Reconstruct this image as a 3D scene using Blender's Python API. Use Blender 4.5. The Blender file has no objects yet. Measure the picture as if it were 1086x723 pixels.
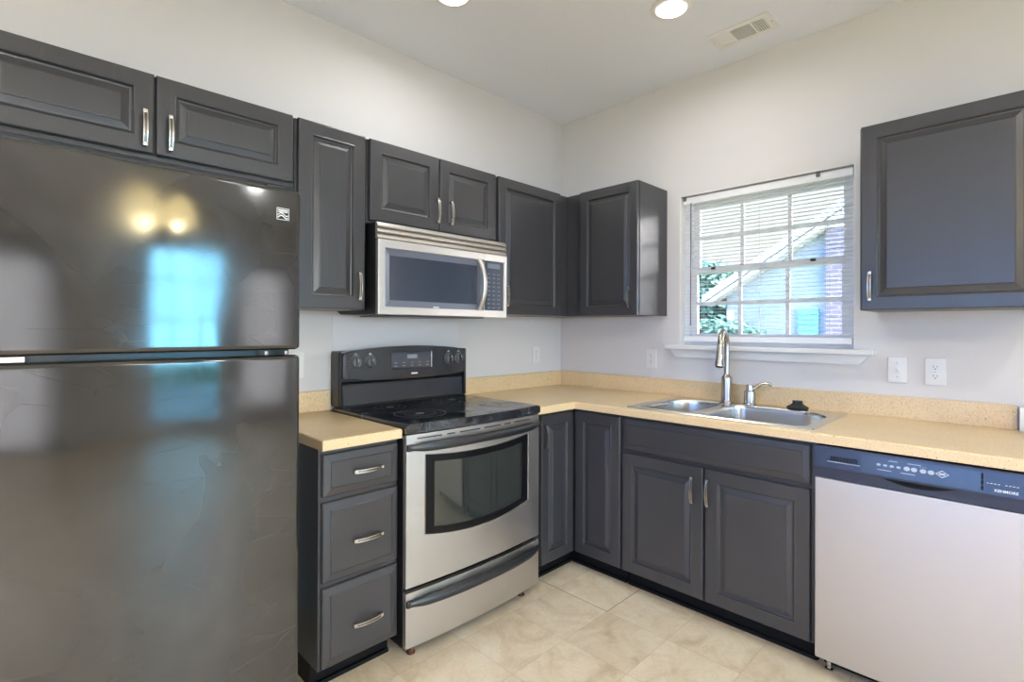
import bpy, bmesh, math, random
from mathutils import Vector, Matrix
random.seed(7)
C = bpy.context.scene.collection
S = bpy.context.scene
sin, cos, pi = math.sin, math.cos, math.pi

# ------------------------------------------------------------------ camera
W, H = 1086, 723
F, CX, CY = 544.37, 554.06, 347.51
yaw, pit, rol = math.radians(44.581), math.radians(0.2117), math.radians(0.1959)
fw0 = Vector((cos(yaw), sin(yaw), 0)); rt0 = Vector((sin(yaw), -cos(yaw), 0)); up0 = Vector((0, 0, 1))
fwd = fw0 * cos(pit) + up0 * sin(pit); up1 = up0 * cos(pit) - fw0 * sin(pit)
rt = rt0 * cos(rol) + up1 * sin(rol); up = up1 * cos(rol) - rt0 * sin(rol)
cd = bpy.data.cameras.new('camera'); cam = bpy.data.objects.new('camera', cd); C.objects.link(cam)
M4 = Matrix((rt, up, -fwd)).transposed().to_4x4(); M4.translation = Vector((-2.8286, -2.397, 1.3024))
cam.matrix_world = M4
cd.sensor_width = 36; cd.sensor_fit = 'HORIZONTAL'; cd.lens = F / W * 36
cd.shift_x = (W / 2 - CX) / W; cd.shift_y = (CY - H / 2) / W
cd.clip_start = 0.02
S.camera = cam

# ------------------------------------------------------------------ world, sun, exposure
EXPOSURE = 0.82
SKY = 2.8
CAN_POWER = 2.8; REAR_FILL_POWER = 7.5
S.view_settings.view_transform = 'Standard'; S.view_settings.look = 'None'
S.view_settings.exposure = EXPOSURE; S.view_settings.gamma = 1; S.view_settings.use_curve_mapping = False
w = bpy.data.worlds.new('sky'); S.world = w; w.use_nodes = True
nt = w.node_tree; N = nt.nodes; L = nt.links
bg = N['Background']; bg.inputs[1].default_value = SKY
tc = N.new('ShaderNodeTexCoord'); sx = N.new('ShaderNodeSeparateXYZ'); L.new(tc.outputs['Generated'], sx.inputs[0])
mz = N.new('ShaderNodeMapRange'); mz.inputs[1].default_value = 0.0; mz.inputs[2].default_value = 0.7; L.new(sx.outputs[2], mz.inputs[0])
mx = N.new('ShaderNodeMapRange'); mx.inputs[1].default_value = -0.75; mx.inputs[2].default_value = -0.25; L.new(sx.outputs[1], mx.inputs[0])
def wmix(a, b):
    m = N.new('ShaderNodeMix'); m.data_type = 'RGBA'; m.inputs[6].default_value = (*a, 1); m.inputs[7].default_value = (*b, 1); return m
blue = wmix((7.6, 7.4, 7.5), (9.0, 8.3, 8.2)); mb = N.new('ShaderNodeMapRange'); mb.inputs[1].default_value = .02; mb.inputs[2].default_value = .32; L.new(sx.outputs[2], mb.inputs[0]); L.new(mb.outputs[0], blue.inputs[0])       # bright open sky towards -y
white = wmix((0.22, 0.222, 0.226), (0.21, 0.23, 0.25)); L.new(mz.outputs[0], white.inputs[0])     # hazy cloud
sk = N.new('ShaderNodeMix'); sk.data_type = 'RGBA'; L.new(mx.outputs[0], sk.inputs[0]); L.new(blue.outputs[2], sk.inputs[6]); L.new(white.outputs[2], sk.inputs[7])
mw_ = N.new('ShaderNodeMapRange'); mw_.inputs[1].default_value = -0.25; mw_.inputs[2].default_value = -0.85; L.new(sx.outputs[0], mw_.inputs[0])
s2 = wmix((1, 1, 1), (0.52, 1.02, 2.2)); L.new(mw_.outputs[0], s2.inputs[0]); L.new(sk.outputs[2], s2.inputs[6])   # deep blue towards -x
L.new(s2.outputs[2], bg.inputs[0])
sd = bpy.data.lights.new('sun', 'SUN'); sd.energy = 3.0; sd.angle = 0.02; sd.color = (1, 0.95, 0.88)
so = bpy.data.objects.new('sun', sd); C.objects.link(so)
so.rotation_euler = Vector((0.4, -0.5, -0.75)).to_track_quat('-Z', 'Y').to_euler()
try:
    S.cycles.use_denoising = True; S.cycles.max_bounces = 10; S.cycles.diffuse_bounces = 6; S.cycles.glossy_bounces = 5
    S.cycles.transparent_max_bounces = 16; S.cycles.sample_clamp_indirect = 6; S.cycles.caustics_reflective = False; S.cycles.caustics_refractive = False
except Exception: pass

# ------------------------------------------------------------------ materials
def mat(name, col=(0.5, 0.5, 0.5), rough=0.5, metal=0.0, spec=0.5, build=None):
    m = bpy.data.materials.new(name); m.use_nodes = True
    b = m.node_tree.nodes['Principled BSDF']
    b.inputs['Base Color'].default_value = (*col, 1); b.inputs['Roughness'].default_value = rough
    b.inputs['Metallic'].default_value = metal; b.inputs['Specular IOR Level'].default_value = spec
    if build: build(m.node_tree, b)
    return m
def co(nt, scale=(1, 1, 1)):
    t = nt.nodes.new('ShaderNodeNewGeometry'); mp = nt.nodes.new('ShaderNodeMapping'); mp.inputs['Scale'].default_value = scale
    nt.links.new(t.outputs['Position'], mp.inputs[0]); return mp.outputs[0]
def noise(nt, scale, detail=3, vec=None, rough=0.5, dist=0.0):
    n = nt.nodes.new('ShaderNodeTexNoise'); n.inputs['Scale'].default_value = scale; n.inputs['Detail'].default_value = detail
    n.inputs['Roughness'].default_value = rough; n.inputs['Distortion'].default_value = dist
    nt.links.new(vec if vec is not None else co(nt), n.inputs['Vector']); return n.outputs['Fac']
def ramp(nt, fac, stops):
    r = nt.nodes.new('ShaderNodeValToRGB'); e = r.color_ramp.elements
    while len(e) < len(stops): e.new(0.5)
    for k, (p, c) in enumerate(stops):
        e[k].position = p; e[k].color = (*c, 1) if len(c) == 3 else c
    nt.links.new(fac, r.inputs[0]); return r.outputs[0]
def rng(nt, fac, a, b, c, d):
    r = nt.nodes.new('ShaderNodeMapRange'); 
    for k, v in enumerate((a, b, c, d)): r.inputs[k + 1].default_value = v
    nt.links.new(fac, r.inputs[0]); return r.outputs[0]
def bump(nt, b, h, strength, dist=0.01):
    n = nt.nodes.new('ShaderNodeBump'); n.inputs['Strength'].default_value = strength; n.inputs['Distance'].default_value = dist
    nt.links.new(h, n.inputs['Height']); nt.links.new(n.outputs[0], b.inputs['Normal'])
def mixc(nt, fac, a, b, mode='MIX'):
    m = nt.nodes.new('ShaderNodeMix'); m.data_type = 'RGBA'; m.blend_type = mode
    for v, s in ((fac, 0), (a, 6), (b, 7)):
        if isinstance(v, (int, float)): m.inputs[s].default_value = v
        elif isinstance(v, tuple): m.inputs[s].default_value = (*v, 1)
        else: nt.links.new(v, m.inputs[s])
    return m.outputs[2]
def math_(nt, op, a, b):
    m = nt.nodes.new('ShaderNodeMath'); m.operation = op
    for v, s in ((a, 0), (b, 1)):
        if isinstance(v, (int, float)): m.inputs[s].default_value = v
        else: nt.links.new(v, m.inputs[s])
    return m.outputs[0]

def b_wall(nt, b):
    bump(nt, b, noise(nt, 160, 2), 0.06, 0.004)
def b_ceil(nt, b):
    bump(nt, b, noise(nt, 90, 3), 0.25, 0.006)
def b_paint(nt, b):     # oak grain showing through the paint, running up the doors
    g = noise(nt, 1, 4, co(nt, (150, 150, 7)), 0.6, 0.6)
    g2 = noise(nt, 1, 2, co(nt, (18, 18, 1.6)), 0.5, 1.5)
    h = math_(nt, 'ADD', g, math_(nt, 'MULTIPLY', g2, 0.8))
    bump(nt, b, h, 0.16, 0.004)
    nt.links.new(rng(nt, noise(nt, 3, 2), 0.3, 0.7, 0.30, 0.35), b.inputs['Roughness'])
def b_counter(nt, b):
    c = ramp(nt, noise(nt, 230, 3, None, 0.7), [(0.30, (0.48, 0.31, 0.14)), (0.43, (0.78, 0.585, 0.33)), (0.56, (0.82, 0.635, 0.385)), (0.72, (0.86, 0.72, 0.50))])
    sp = ramp(nt, noise(nt, 120, 2, None, 0.8), [(0.66, (0, 0, 0)), (0.72, (1, 1, 1))])
    big = ramp(nt, noise(nt, 5, 3), [(0.3, (0.94, 0.93, 0.92)), (0.7, (1, 1, 1))])
    c = mixc(nt, sp, c, (0.30, 0.17, 0.07)); c = mixc(nt, 1.0, c, big, 'MULTIPLY')
    nt.links.new(c, b.inputs['Base Color'])
def b_floor(nt, b):
    g = nt.nodes.new('ShaderNodeNewGeometry'); s = nt.nodes.new('ShaderNodeSeparateXYZ'); nt.links.new(g.outputs['Position'], s.inputs[0])
    T = 0.305
    def cell(sock, off):
        t = math_(nt, 'DIVIDE', math_(nt, 'ADD', sock, off), T)
        return t, math_(nt, 'MULTIPLY', math_(nt, 'ABSOLUTE', math_(nt, 'SUBTRACT', math_(nt, 'FRACT', math_(nt, 'ADD', t, 100.5), 0), 0.5), 0), T)
    tx, dx = cell(s.outputs[0], 0.855); ty, dy = cell(s.outputs[1], 1.008)
    def lin(d, wd): return rng(nt, d, 0, wd, 1, 0)
    seam = math_(nt, 'MAXIMUM', lin(dx, 0.0022), lin(dy, 0.0022))
    fx = math_(nt, 'FLOOR', tx, 0); fy = math_(nt, 'FLOOR', ty, 0)
    cb = nt.nodes.new('ShaderNodeCombineXYZ'); nt.links.new(fx, cb.inputs[0]); nt.links.new(fy, cb.inputs[1])
    wn = nt.nodes.new('ShaderNodeTexWhiteNoise'); nt.links.new(cb.outputs[0], wn.inputs['Vector'])
    off = nt.nodes.new('ShaderNodeVectorMath'); off.operation = 'MULTIPLY_ADD'
    nt.links.new(wn.outputs['Color'], off.inputs[0]); off.inputs[1].default_value = (9, 9, 9); nt.links.new(g.outputs['Position'], off.inputs[2])
    n1 = noise(nt, 5, 5, off.outputs[0], 0.55, 1.2); n2 = noise(nt, 9, 5, off.outputs[0], 0.6, 2.2)
    c = ramp(nt, n1, [(0.28, (0.64, 0.495, 0.32)), (0.43, (0.77, 0.63, 0.44)), (0.58, (0.84, 0.71, 0.52)), (0.78, (0.88, 0.78, 0.61))])
    v = ramp(nt, n2, [(0.44, (1, 1, 1)), (0.50, (0.86, 0.80, 0.72)), (0.56, (1, 1, 1))])
    c = mixc(nt, 0.4, c, v, 'MULTIPLY')
    tone = rng(nt, wn.outputs['Value'], 0, 1, 0.93, 1.04)
    tt = nt.nodes.new('ShaderNodeCombineColor'); [nt.links.new(tone, tt.inputs[k]) for k in range(3)]
    c = mixc(nt, 1.0, c, tt.outputs[0], 'MULTIPLY')
    # the loose tile by the corner has dark open joints
    lx = math_(nt, 'MULTIPLY', lin(math_(nt, 'ABSOLUTE', math_(nt, 'ADD', s.outputs[0], 0.855), 0), 0.003), math_(nt, 'LESS_THAN', math_(nt, 'ABSOLUTE', math_(nt, 'ADD', s.outputs[1], 0.80), 0), 0.21))
    ly = math_(nt, 'MULTIPLY', lin(math_(nt, 'ABSOLUTE', math_(nt, 'ADD', s.outputs[1], 1.008), 0), 0.003), math_(nt, 'LESS_THAN', math_(nt, 'ABSOLUTE', math_(nt, 'ADD', s.outputs[0], 0.71), 0), 0.147))
    c = mixc(nt, math_(nt, 'MULTIPLY', seam, 0.38), c, (0.26, 0.18, 0.11))
    c = mixc(nt, math_(nt, 'MULTIPLY', math_(nt, 'MAXIMUM', lx, ly), 0.9), c, (0.05, 0.03, 0.02))
    nt.links.new(c, b.inputs['Base Color'])
    nt.links.new(rng(nt, n2, 0.3, 0.7, 0.34, 0.5), b.inputs['Roughness'])
    bump(nt, b, math_(nt, 'SUBTRACT', math_(nt, 'MULTIPLY', n2, 0.25), seam), 0.12, 0.002)
def b_steel(nt, b):
    n = noise(nt, 1, 3, co(nt, (2, 2, 420)), 0.6)
    sm = noise(nt, 5, 4, None, 0.6, 0.8)
    nt.links.new(math_(nt, 'ADD', rng(nt, n, 0.3, 0.7, 0.34, 0.42), rng(nt, sm, 0.35, 0.7, 0.0, 0.08)), b.inputs['Roughness'])
    bump(nt, b, n, 0.03, 0.001)
def b_blackgloss(nt, b):    # fridge doors: wiped smudges and wavy sheet
    sm = noise(nt, 2.6, 3, None, 0.48, 0.5); big = noise(nt, 2.1, 2)
    nt.links.new(rng(nt, sm, 0.35, 0.72, 0.06, 0.16), b.inputs['Roughness'])
    c = ramp(nt, sm, [(0.30, (0.012, 0.0117, 0.011)), (0.75, (0.048, 0.045, 0.040))])
    wv = nt.nodes.new('ShaderNodeTexVoronoi'); wv.feature = 'DISTANCE_TO_EDGE'; wv.inputs['Scale'].default_value = 7
    nt.links.new(co(nt, (0.7, 1, 2.2)), wv.inputs['Vector'])
    scr = math_(nt, 'MULTIPLY', rng(nt, wv.outputs['Distance'], 0, 0.006, 1, 0), ramp(nt, noise(nt, 4, 3), [(0.52, (0, 0, 0)), (0.62, (1, 1, 1))]))
    c = mixc(nt, math_(nt, 'MULTIPLY', scr, 0.06), c, (0.30, 0.29, 0.27))
    nt.links.new(c, b.inputs['Base Color'])
    bump(nt, b, big, 0.05, 0.05)
def b_cooktop(nt, b):
    sm = noise(nt, 9, 6, None, 0.7, 1.0)
    c = ramp(nt, sm, [(0.44, (0.008, 0.008, 0.010)), (0.60, (0.030, 0.034, 0.042)), (0.80, (0.075, 0.082, 0.095))])
    nt.links.new(c, b.inputs['Base Color']); nt.links.new(rng(nt, sm, 0.4, 0.7, 0.06, 0.35), b.inputs['Roughness'])
def b_brick(nt, b):
    t = nt.nodes.new('ShaderNodeTexBrick'); t.inputs['Scale'].default_value = 1
    t.inputs['Color1'].default_value = (0.135, 0.115, 0.155, 1); t.inputs['Color2'].default_value = (0.10, 0.088, 0.125, 1); t.inputs['Mortar'].default_value = (0.22, 0.21, 0.23, 1)
    t.inputs['Brick Width'].default_value = 0.22; t.inputs['Row Height'].default_value = 0.075; t.inputs['Mortar Size'].default_value = 0.01
    g = nt.nodes.new('ShaderNodeNewGeometry'); s = nt.nodes.new('ShaderNodeSeparateXYZ'); cb = nt.nodes.new('ShaderNodeCombineXYZ')
    nt.links.new(g.outputs['Position'], s.inputs[0]); nt.links.new(math_(nt, 'ADD', s.outputs[0], s.outputs[1]), cb.inputs[0]); nt.links.new(s.outputs[2], cb.inputs[1])
    nt.links.new(cb.outputs[0], t.inputs['Vector']); nt.links.new(t.outputs['Color'], b.inputs['Base Color'])
def b_siding(nt, b):
    g = nt.nodes.new('ShaderNodeNewGeometry'); s = nt.nodes.new('ShaderNodeSeparateXYZ'); nt.links.new(g.outputs['Position'], s.inputs[0])
    bump(nt, b, math_(nt, 'FRACT', math_(nt, 'MULTIPLY', s.outputs[2], 7.5), 0), 0.9, 0.02)
def b_leaf(nt, b):
    nt.links.new(ramp(nt, noise(nt, 9, 3), [(0.3, (0.05, 0.14, 0.11)), (0.7, (0.11, 0.24, 0.19))]), b.inputs['Base Color'])
def b_grass(nt, b):
    nt.links.new(ramp(nt, noise(nt, 14, 4), [(0.3, (0.07, 0.13, 0.05)), (0.7, (0.20, 0.27, 0.10))]), b.inputs['Base Color'])
def b_rust(nt, b):
    nt.links.new(ramp(nt, noise(nt, 120, 3), [(0.4, (0.03, 0.015, 0.012)), (0.6, (0.20, 0.08, 0.04))]), b.inputs['Base Color'])

m_wall = mat('wall_paint', (0.710, 0.690, 0.685), 0.7, build=b_wall)
m_ceil = mat('ceiling_paint', (0.83, 0.855, 0.91), 0.85, build=b_ceil)
m_floor = mat('vinyl_tile', rough=0.4, build=b_floor)
m_trim = mat('white_trim', (0.80, 0.80, 0.79), 0.4)
m_vinyl = mat('white_vinyl', (0.88, 0.885, 0.90), 0.35)
m_slat = mat('blind_slat', (0.88, 0.885, 0.90), 0.4)
m_paint = mat('charcoal_paint', (0.040, 0.039, 0.043), 0.30, spec=0.7, build=b_paint)
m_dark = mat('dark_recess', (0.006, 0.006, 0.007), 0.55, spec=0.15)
m_oakraw = mat('raw_wood', (0.50, 0.34, 0.19), 0.6)
m_nickel = mat('brushed_nickel', (0.62, 0.59, 0.56), 0.26, 1.0)
m_bronze = mat('pull_inlay', (0.22, 0.19, 0.16), 0.35, 1.0)
m_faucet = mat('satin_nickel', (0.50, 0.46, 0.42), 0.24, 1.0)
m_chrome = mat('chrome', (0.80, 0.81, 0.82), 0.07, 1.0)
m_steel = mat('stainless', (0.60, 0.565, 0.53), 0.3, 1.0, build=b_steel)
m_sinksteel = mat('sink_steel', (0.70, 0.69, 0.68), 0.27, 1.0)
m_counter = mat('beige_laminate', rough=0.33, build=b_counter)
m_fridge = mat('black_enamel', rough=0.12, spec=0.9, build=b_blackgloss)
m_black = mat('black_plastic', (0.012, 0.012, 0.013), 0.28)
m_blackmatte = mat('black_rubber', (0.018, 0.018, 0.019), 0.6)
m_blackglass = mat('black_glass', (0.010, 0.012, 0.018), 0.12, spec=0.75)
m_border = mat('oven_border', (0.006, 0.006, 0.007), 0.3, spec=0.2)
m_cook = mat('ceramic_glass', rough=0.1, spec=0.8, build=b_cooktop)
m_burner = mat('burner_print', (0.016, 0.016, 0.018), 0.35)
m_grey = mat('grey_plastic', (0.14, 0.145, 0.15), 0.35)
m_dwpanel = mat('navy_plastic', (0.028, 0.038, 0.075), 0.26, spec=0.5)
m_knob = mat('knob_black', (0.015, 0.015, 0.016), 0.22, spec=0.8)
m_print = mat('pale_print', (0.72, 0.73, 0.75), 0.5)
m_white = mat('white_plastic', (0.80, 0.79, 0.77), 0.35)
m_slot = mat('slot_dark', (0.05, 0.045, 0.04), 0.5)
m_sheet = mat('splash_sheet', (0.74, 0.74, 0.76), 0.3, build=None)
m_enamel = mat('oven_enamel', (0.34, 0.36, 0.33), 0.35)
m_wire = mat('rack_wire', (0.55, 0.55, 0.55), 0.3, 1.0)
m_mwglass = mat('microwave_glass', (0.035, 0.046, 0.072), 0.14, spec=1.0)
m_mwbevel = mat('microwave_bevel', (0.12, 0.14, 0.19), 0.25, spec=0.8)
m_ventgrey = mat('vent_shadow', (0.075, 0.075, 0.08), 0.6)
m_siding = mat('pale_siding', (0.23, 0.275, 0.31), 0.6, build=b_siding)
m_fascia = mat('white_fascia', (0.42, 0.44, 0.46), 0.5)
m_roof = mat('grey_shingle', (0.22, 0.27, 0.33), 0.8)
m_brick = mat('purple_brick', rough=0.8, build=b_brick)
m_shut = mat('teal_shutter', (0.10, 0.27, 0.34), 0.5)
m_leaf = mat('leaf_green', rough=0.6, build=b_leaf)
m_bark = mat('bark', (0.10, 0.07, 0.05), 0.9)
m_grass = mat('lawn', rough=0.9, build=b_grass)
m_patio = mat('pale_concrete', (0.50, 0.50, 0.49), 0.8)
m_rust = mat('rusty_foot', rough=0.8, build=b_rust)
m_brown = mat('brown_glaze', (0.16, 0.075, 0.045), 0.3)
m_brass = mat('aged_bronze', (0.16, 0.11, 0.07), 0.35, 1.0)
def emit(name, col, st):
    m = bpy.data.materials.new(name); m.use_nodes = True; n = m.node_tree.nodes; n.clear()
    e = n.new('ShaderNodeEmission'); e.inputs[0].default_value = (*col, 1); e.inputs[1].default_value = st
    o = n.new('ShaderNodeOutputMaterial'); m.node_tree.links.new(e.outputs[0], o.inputs[0]); return m
m_lens = emit('lamp_lens', (1, 0.97, 0.93), 6)
m_bulb = emit('warm_bulb', (1, 0.85, 0.5), 40)
m_shade = emit('warm_shade', (1, 0.78, 0.36), 6)
def glass(name, tint, rough=0.0, ior=1.45):
    m = bpy.data.materials.new(name); m.use_nodes = True; n = m.node_tree.nodes; l = m.node_tree.links; n.clear()
    t = n.new('ShaderNodeBsdfTransparent'); t.inputs[0].default_value = (*tint, 1)
    g = n.new('ShaderNodeBsdfGlossy'); g.inputs['Roughness'].default_value = rough
    f = n.new('ShaderNodeFresnel'); f.inputs[0].default_value = ior; x = n.new('ShaderNodeMixShader'); o = n.new('ShaderNodeOutputMaterial')
    l.new(f.outputs[0], x.inputs[0]); l.new(t.outputs[0], x.inputs[1]); l.new(g.outputs[0], x.inputs[2]); l.new(x.outputs[0], o.inputs[0]); return m
m_pane = glass('window_glass', (0.97, 0.98, 0.98))
m_ovenglass = glass('oven_glass', (0.72, 0.75, 0.71), 0.04, 2.0)
def b_glass_haze(m):      # grey-green haze mixed into the oven glass in place of room reflections
    n = m.node_tree.nodes; l = m.node_tree.links; o = [k for k in n if k.type == 'OUTPUT_MATERIAL'][0]; src = o.inputs[0].links[0].from_socket
    d = n.new('ShaderNodeBsdfDiffuse'); d.inputs[0].default_value = (.40, .44, .40, 1); x = n.new('ShaderNodeMixShader'); x.inputs[0].default_value = .045
    l.new(src, x.inputs[1]); l.new(d.outputs[0], x.inputs[2]); l.new(x.outputs[0], o.inputs[0])
b_glass_haze(m_ovenglass)

# ------------------------------------------------------------------ mesh helpers
def PA(u, w, v): return Vector((u, -w, v))       # range wall: u = x, w = out of the wall, v = up
def PB(u, w, v): return Vector((-w, -u, v))      # window wall: u runs right, w = out of the wall, v = up
def PW(x, y, z): return Vector((x, y, z))
def NB(): return bmesh.new()
def box(bm, P, u0, u1, w0, w1, v0, v1, bev=0.0, seg=2, mi=0):
    c = [(u, w_, v) for u in (u0, u1) for w_ in (w0, w1) for v in (v0, v1)]
    vs = [bm.verts.new(P(*p)) for p in c]
    fs = [bm.faces.new([vs[i] for i in f]) for f in ((0, 1, 3, 2), (4, 6, 7, 5), (0, 4, 5, 1), (2, 3, 7, 6), (0, 2, 6, 4), (1, 5, 7, 3))]
    for f in fs: f.material_index = mi
    if bev > 0:
        es = list({e for f in fs for e in f.edges})
        r = bmesh.ops.bevel(bm, geom=es, offset=bev, segments=seg, profile=0.5, affect='EDGES')
        for f in r['faces']: f.material_index = mi
def prism(bm, P, pts, plane, a0, a1, mi=0):
    def q(p, a):
        if plane == 'uv': return P(p[0], a, p[1])
        if plane == 'uw': return P(p[0], p[1], a)
        return P(a, p[0], p[1])                    # 'wv'
    lo = [bm.verts.new(q(p, a0)) for p in pts]; hi = [bm.verts.new(q(p, a1)) for p in pts]
    n = len(pts); fs = [bm.faces.new(lo), bm.faces.new(hi[::-1])]
    for k in range(n): fs.append(bm.faces.new((lo[k], lo[(k + 1) % n], hi[(k + 1) % n], hi[k])))
    for f in fs: f.material_index = mi
def rings(bm, P, u0, u1, v0, v1, rs, mi=0, back=True):    # rectangular rings (inset, w): raised panels, recesses
    prev = None; first = None
    for (i, w_) in rs:
        ring = [bm.verts.new(P(u, w_, v)) for u, v in ((u0 + i, v0 + i), (u1 - i, v0 + i), (u1 - i, v1 - i), (u0 + i, v1 - i))]
        if prev:
            for k in range(4):
                f = bm.faces.new((prev[k], prev[(k + 1) % 4], ring[(k + 1) % 4], ring[k])); f.material_index = mi
        else: first = ring
        prev = ring
    f = bm.faces.new(prev); f.material_index = mi
    if back: f = bm.faces.new(first[::-1]); f.material_index = mi
def tube(bm, pts, rad, n=12, mi=0, sq=1.0, side=None):
    pts = [Vector(p) for p in pts]; m = len(pts)
    if not isinstance(rad, (list, tuple)): rad = [rad] * m
    R = []; pn = None
    for k in range(m):
        t = (pts[min(k + 1, m - 1)] - pts[max(k - 1, 0)]).normalized()
        if pn is None:
            a = Vector(side) if side else (Vector((0, 0, 1)) if abs(t.z) < 0.9 else Vector((1, 0, 0)))
            pn = a
        nn = (pn - t * pn.dot(t)).normalized(); bb = t.cross(nn); pn = nn
        R.append([bm.verts.new(pts[k] + (nn * cos(2 * pi * j / n) + bb * sin(2 * pi * j / n) * sq) * rad[k]) for j in range(n)])
    fs = []
    for k in range(m - 1):
        for j in range(n): fs.append(bm.faces.new((R[k][j], R[k][(j + 1) % n], R[k + 1][(j + 1) % n], R[k + 1][j])))
    fs.append(bm.faces.new(R[0][::-1])); fs.append(bm.faces.new(R[-1]))
    for f in fs: f.material_index = mi
def lathe(bm, c, axis, prof, n=24, mi=0):
    c = Vector(c); axis = Vector(axis).normalized()
    a = axis.orthogonal().normalized(); b = axis.cross(a); R = []
    for r, h in prof:
        r = max(r, 1e-5)
        R.append([bm.verts.new(c + axis * h + (a * cos(2 * pi * j / n) + b * sin(2 * pi * j / n)) * r) for j in range(n)])
    fs = [bm.faces.new((R[k][j], R[k][(j + 1) % n], R[k + 1][(j + 1) % n], R[k + 1][j])) for k in range(len(R) - 1) for j in range(n)]
    fs.append(bm.faces.new(R[0][::-1])); fs.append(bm.faces.new(R[-1]))
    for f in fs: f.material_index = mi
def sweep(bm, path, side, prof, mi=0):
    side = Vector(side); m = len(path); path = [Vector(p) for p in path]; R = []
    for k in range(m):
        t = (path[min(k + 1, m - 1)] - path[max(k - 1, 0)]).normalized(); n = t.cross(side).normalized()
        R.append([bm.verts.new(path[k] + side * a + n * b) for a, b in prof])
    q = len(prof); fs = []
    for k in range(m - 1):
        for j in range(q): fs.append(bm.faces.new((R[k][j], R[k][(j + 1) % q], R[k + 1][(j + 1) % q], R[k + 1][j])))
    fs.append(bm.faces.new(R[0][::-1])); fs.append(bm.faces.new(R[-1]))
    for f in fs: f.material_index = mi
def bowslab(bm, P, us, rows, wf, thick, skip=None, mi=0):   # rows: functions of u for the heights; wf(u, v) = front surface
    V = [[bm.verts.new(P(u, wf(u, r(u)), r(u))) for r in rows] for u in us]
    fs = []
    for i in range(len(us) - 1):
        for j in range(len(rows) - 1):
            if skip and skip(0.5 * (us[i] + us[i + 1]), j): continue
            fs.append(bm.faces.new((V[i][j], V[i + 1][j], V[i + 1][j + 1], V[i][j + 1])))
    used = {v for f in fs for v in f.verts}
    for col in V:
        for v in col:
            if v not in used: bm.verts.remove(v)
    r = bmesh.ops.extrude_face_region(bm, geom=fs, use_keep_orig=True)
    d = P(0, 1, 0) - P(0, 0, 0)
    for e in r['geom']:
        if isinstance(e, bmesh.types.BMVert): e.co -= d * thick
    for f in bm.faces:
        if f.material_index == 0: f.material_index = mi
def text(bm, P, s, u, v, w_, h, align='LEFT', bold=False, th=0.0004):
    cu = bpy.data.curves.new('t', 'FONT'); cu.body = s; cu.size = h * 1.38; cu.align_x = align; cu.resolution_u = 2
    if bold: cu.offset = h * 0.03
    o = bpy.data.objects.new('t', cu); C.objects.link(o); bpy.context.view_layer.update()
    me = bpy.data.meshes.new_from_object(o.evaluated_get(bpy.context.evaluated_depsgraph_get()))
    vs = [bm.verts.new(P(u + p.co.x, w_, v + p.co.y)) for p in me.vertices]
    for f in me.polygons:
        try: bm.faces.new([vs[k] for k in f.vertices])
        except ValueError: pass
    bpy.data.objects.remove(o); bpy.data.curves.remove(cu); bpy.data.meshes.remove(me)
def ell(bm, P, u, v, w_, a, b, n=16, t=0.0006):
    prism(bm, P, [(u + a * cos(2 * pi * k / n), v + b * sin(2 * pi * k / n)) for k in range(n)], 'uv', w_, w_ + t)
def root_loc(o):
    l = Vector((0, 0, 0))
    while o: l = l + o.location; o = o.parent
    return l
def obj(name, bm, m, parent=None, loc=None, smooth=32, recalc=True):
    if recalc: bmesh.ops.recalc_face_normals(bm, faces=bm.faces[:])
    base = root_loc(parent) if parent else Vector((0, 0, 0))
    here = Vector(loc) if loc is not None else base
    for v in bm.verts: v.co -= here
    me = bpy.data.meshes.new(name); bm.to_mesh(me); bm.free()
    for mm in (m if isinstance(m, (list, tuple)) else [m]): me.materials.append(mm)
    if smooth:
        me.polygons.foreach_set('use_smooth', [True] * len(me.polygons)); me.set_sharp_from_angle(angle=math.radians(smooth))
    o = bpy.data.objects.new(name, me); C.objects.link(o)
    if smooth:
        md_ = o.modifiers.new('weighted', 'WEIGHTED_NORMAL'); md_.keep_sharp = True; md_.weight = 100
    if parent: o.parent = parent; o.location = here - base
    else: o.location = here
    return o
def tag(o, label=None, cat=None, group=None, kind=None):
    if label: o['label'] = label
    if cat: o['category'] = cat
    if group: o['group'] = group
    if kind: o['kind'] = kind
    return o
def thing(name, loc, label, cat, group=None):
    o = bpy.data.objects.new(name, None); C.objects.link(o); o.location = Vector(loc); o.empty_display_size = 0.1
    return tag(o, label, cat, group)
def struct(name, bm, m, parent=None, label=None, cat=None, loc=None):
    o = obj(name, bm, m, parent, loc)
    if not parent: tag(o, label, cat, None, 'structure')
    return o
def sbox(name, m, x0, x1, y0, y1, z0, z1, label, cat):
    b = NB(); box(b, PW, x0, x1, y0, y1, z0, z1); return struct(name, b, m, None, label, cat, ((x0 + x1) / 2, (y0 + y1) / 2, z0))

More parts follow.
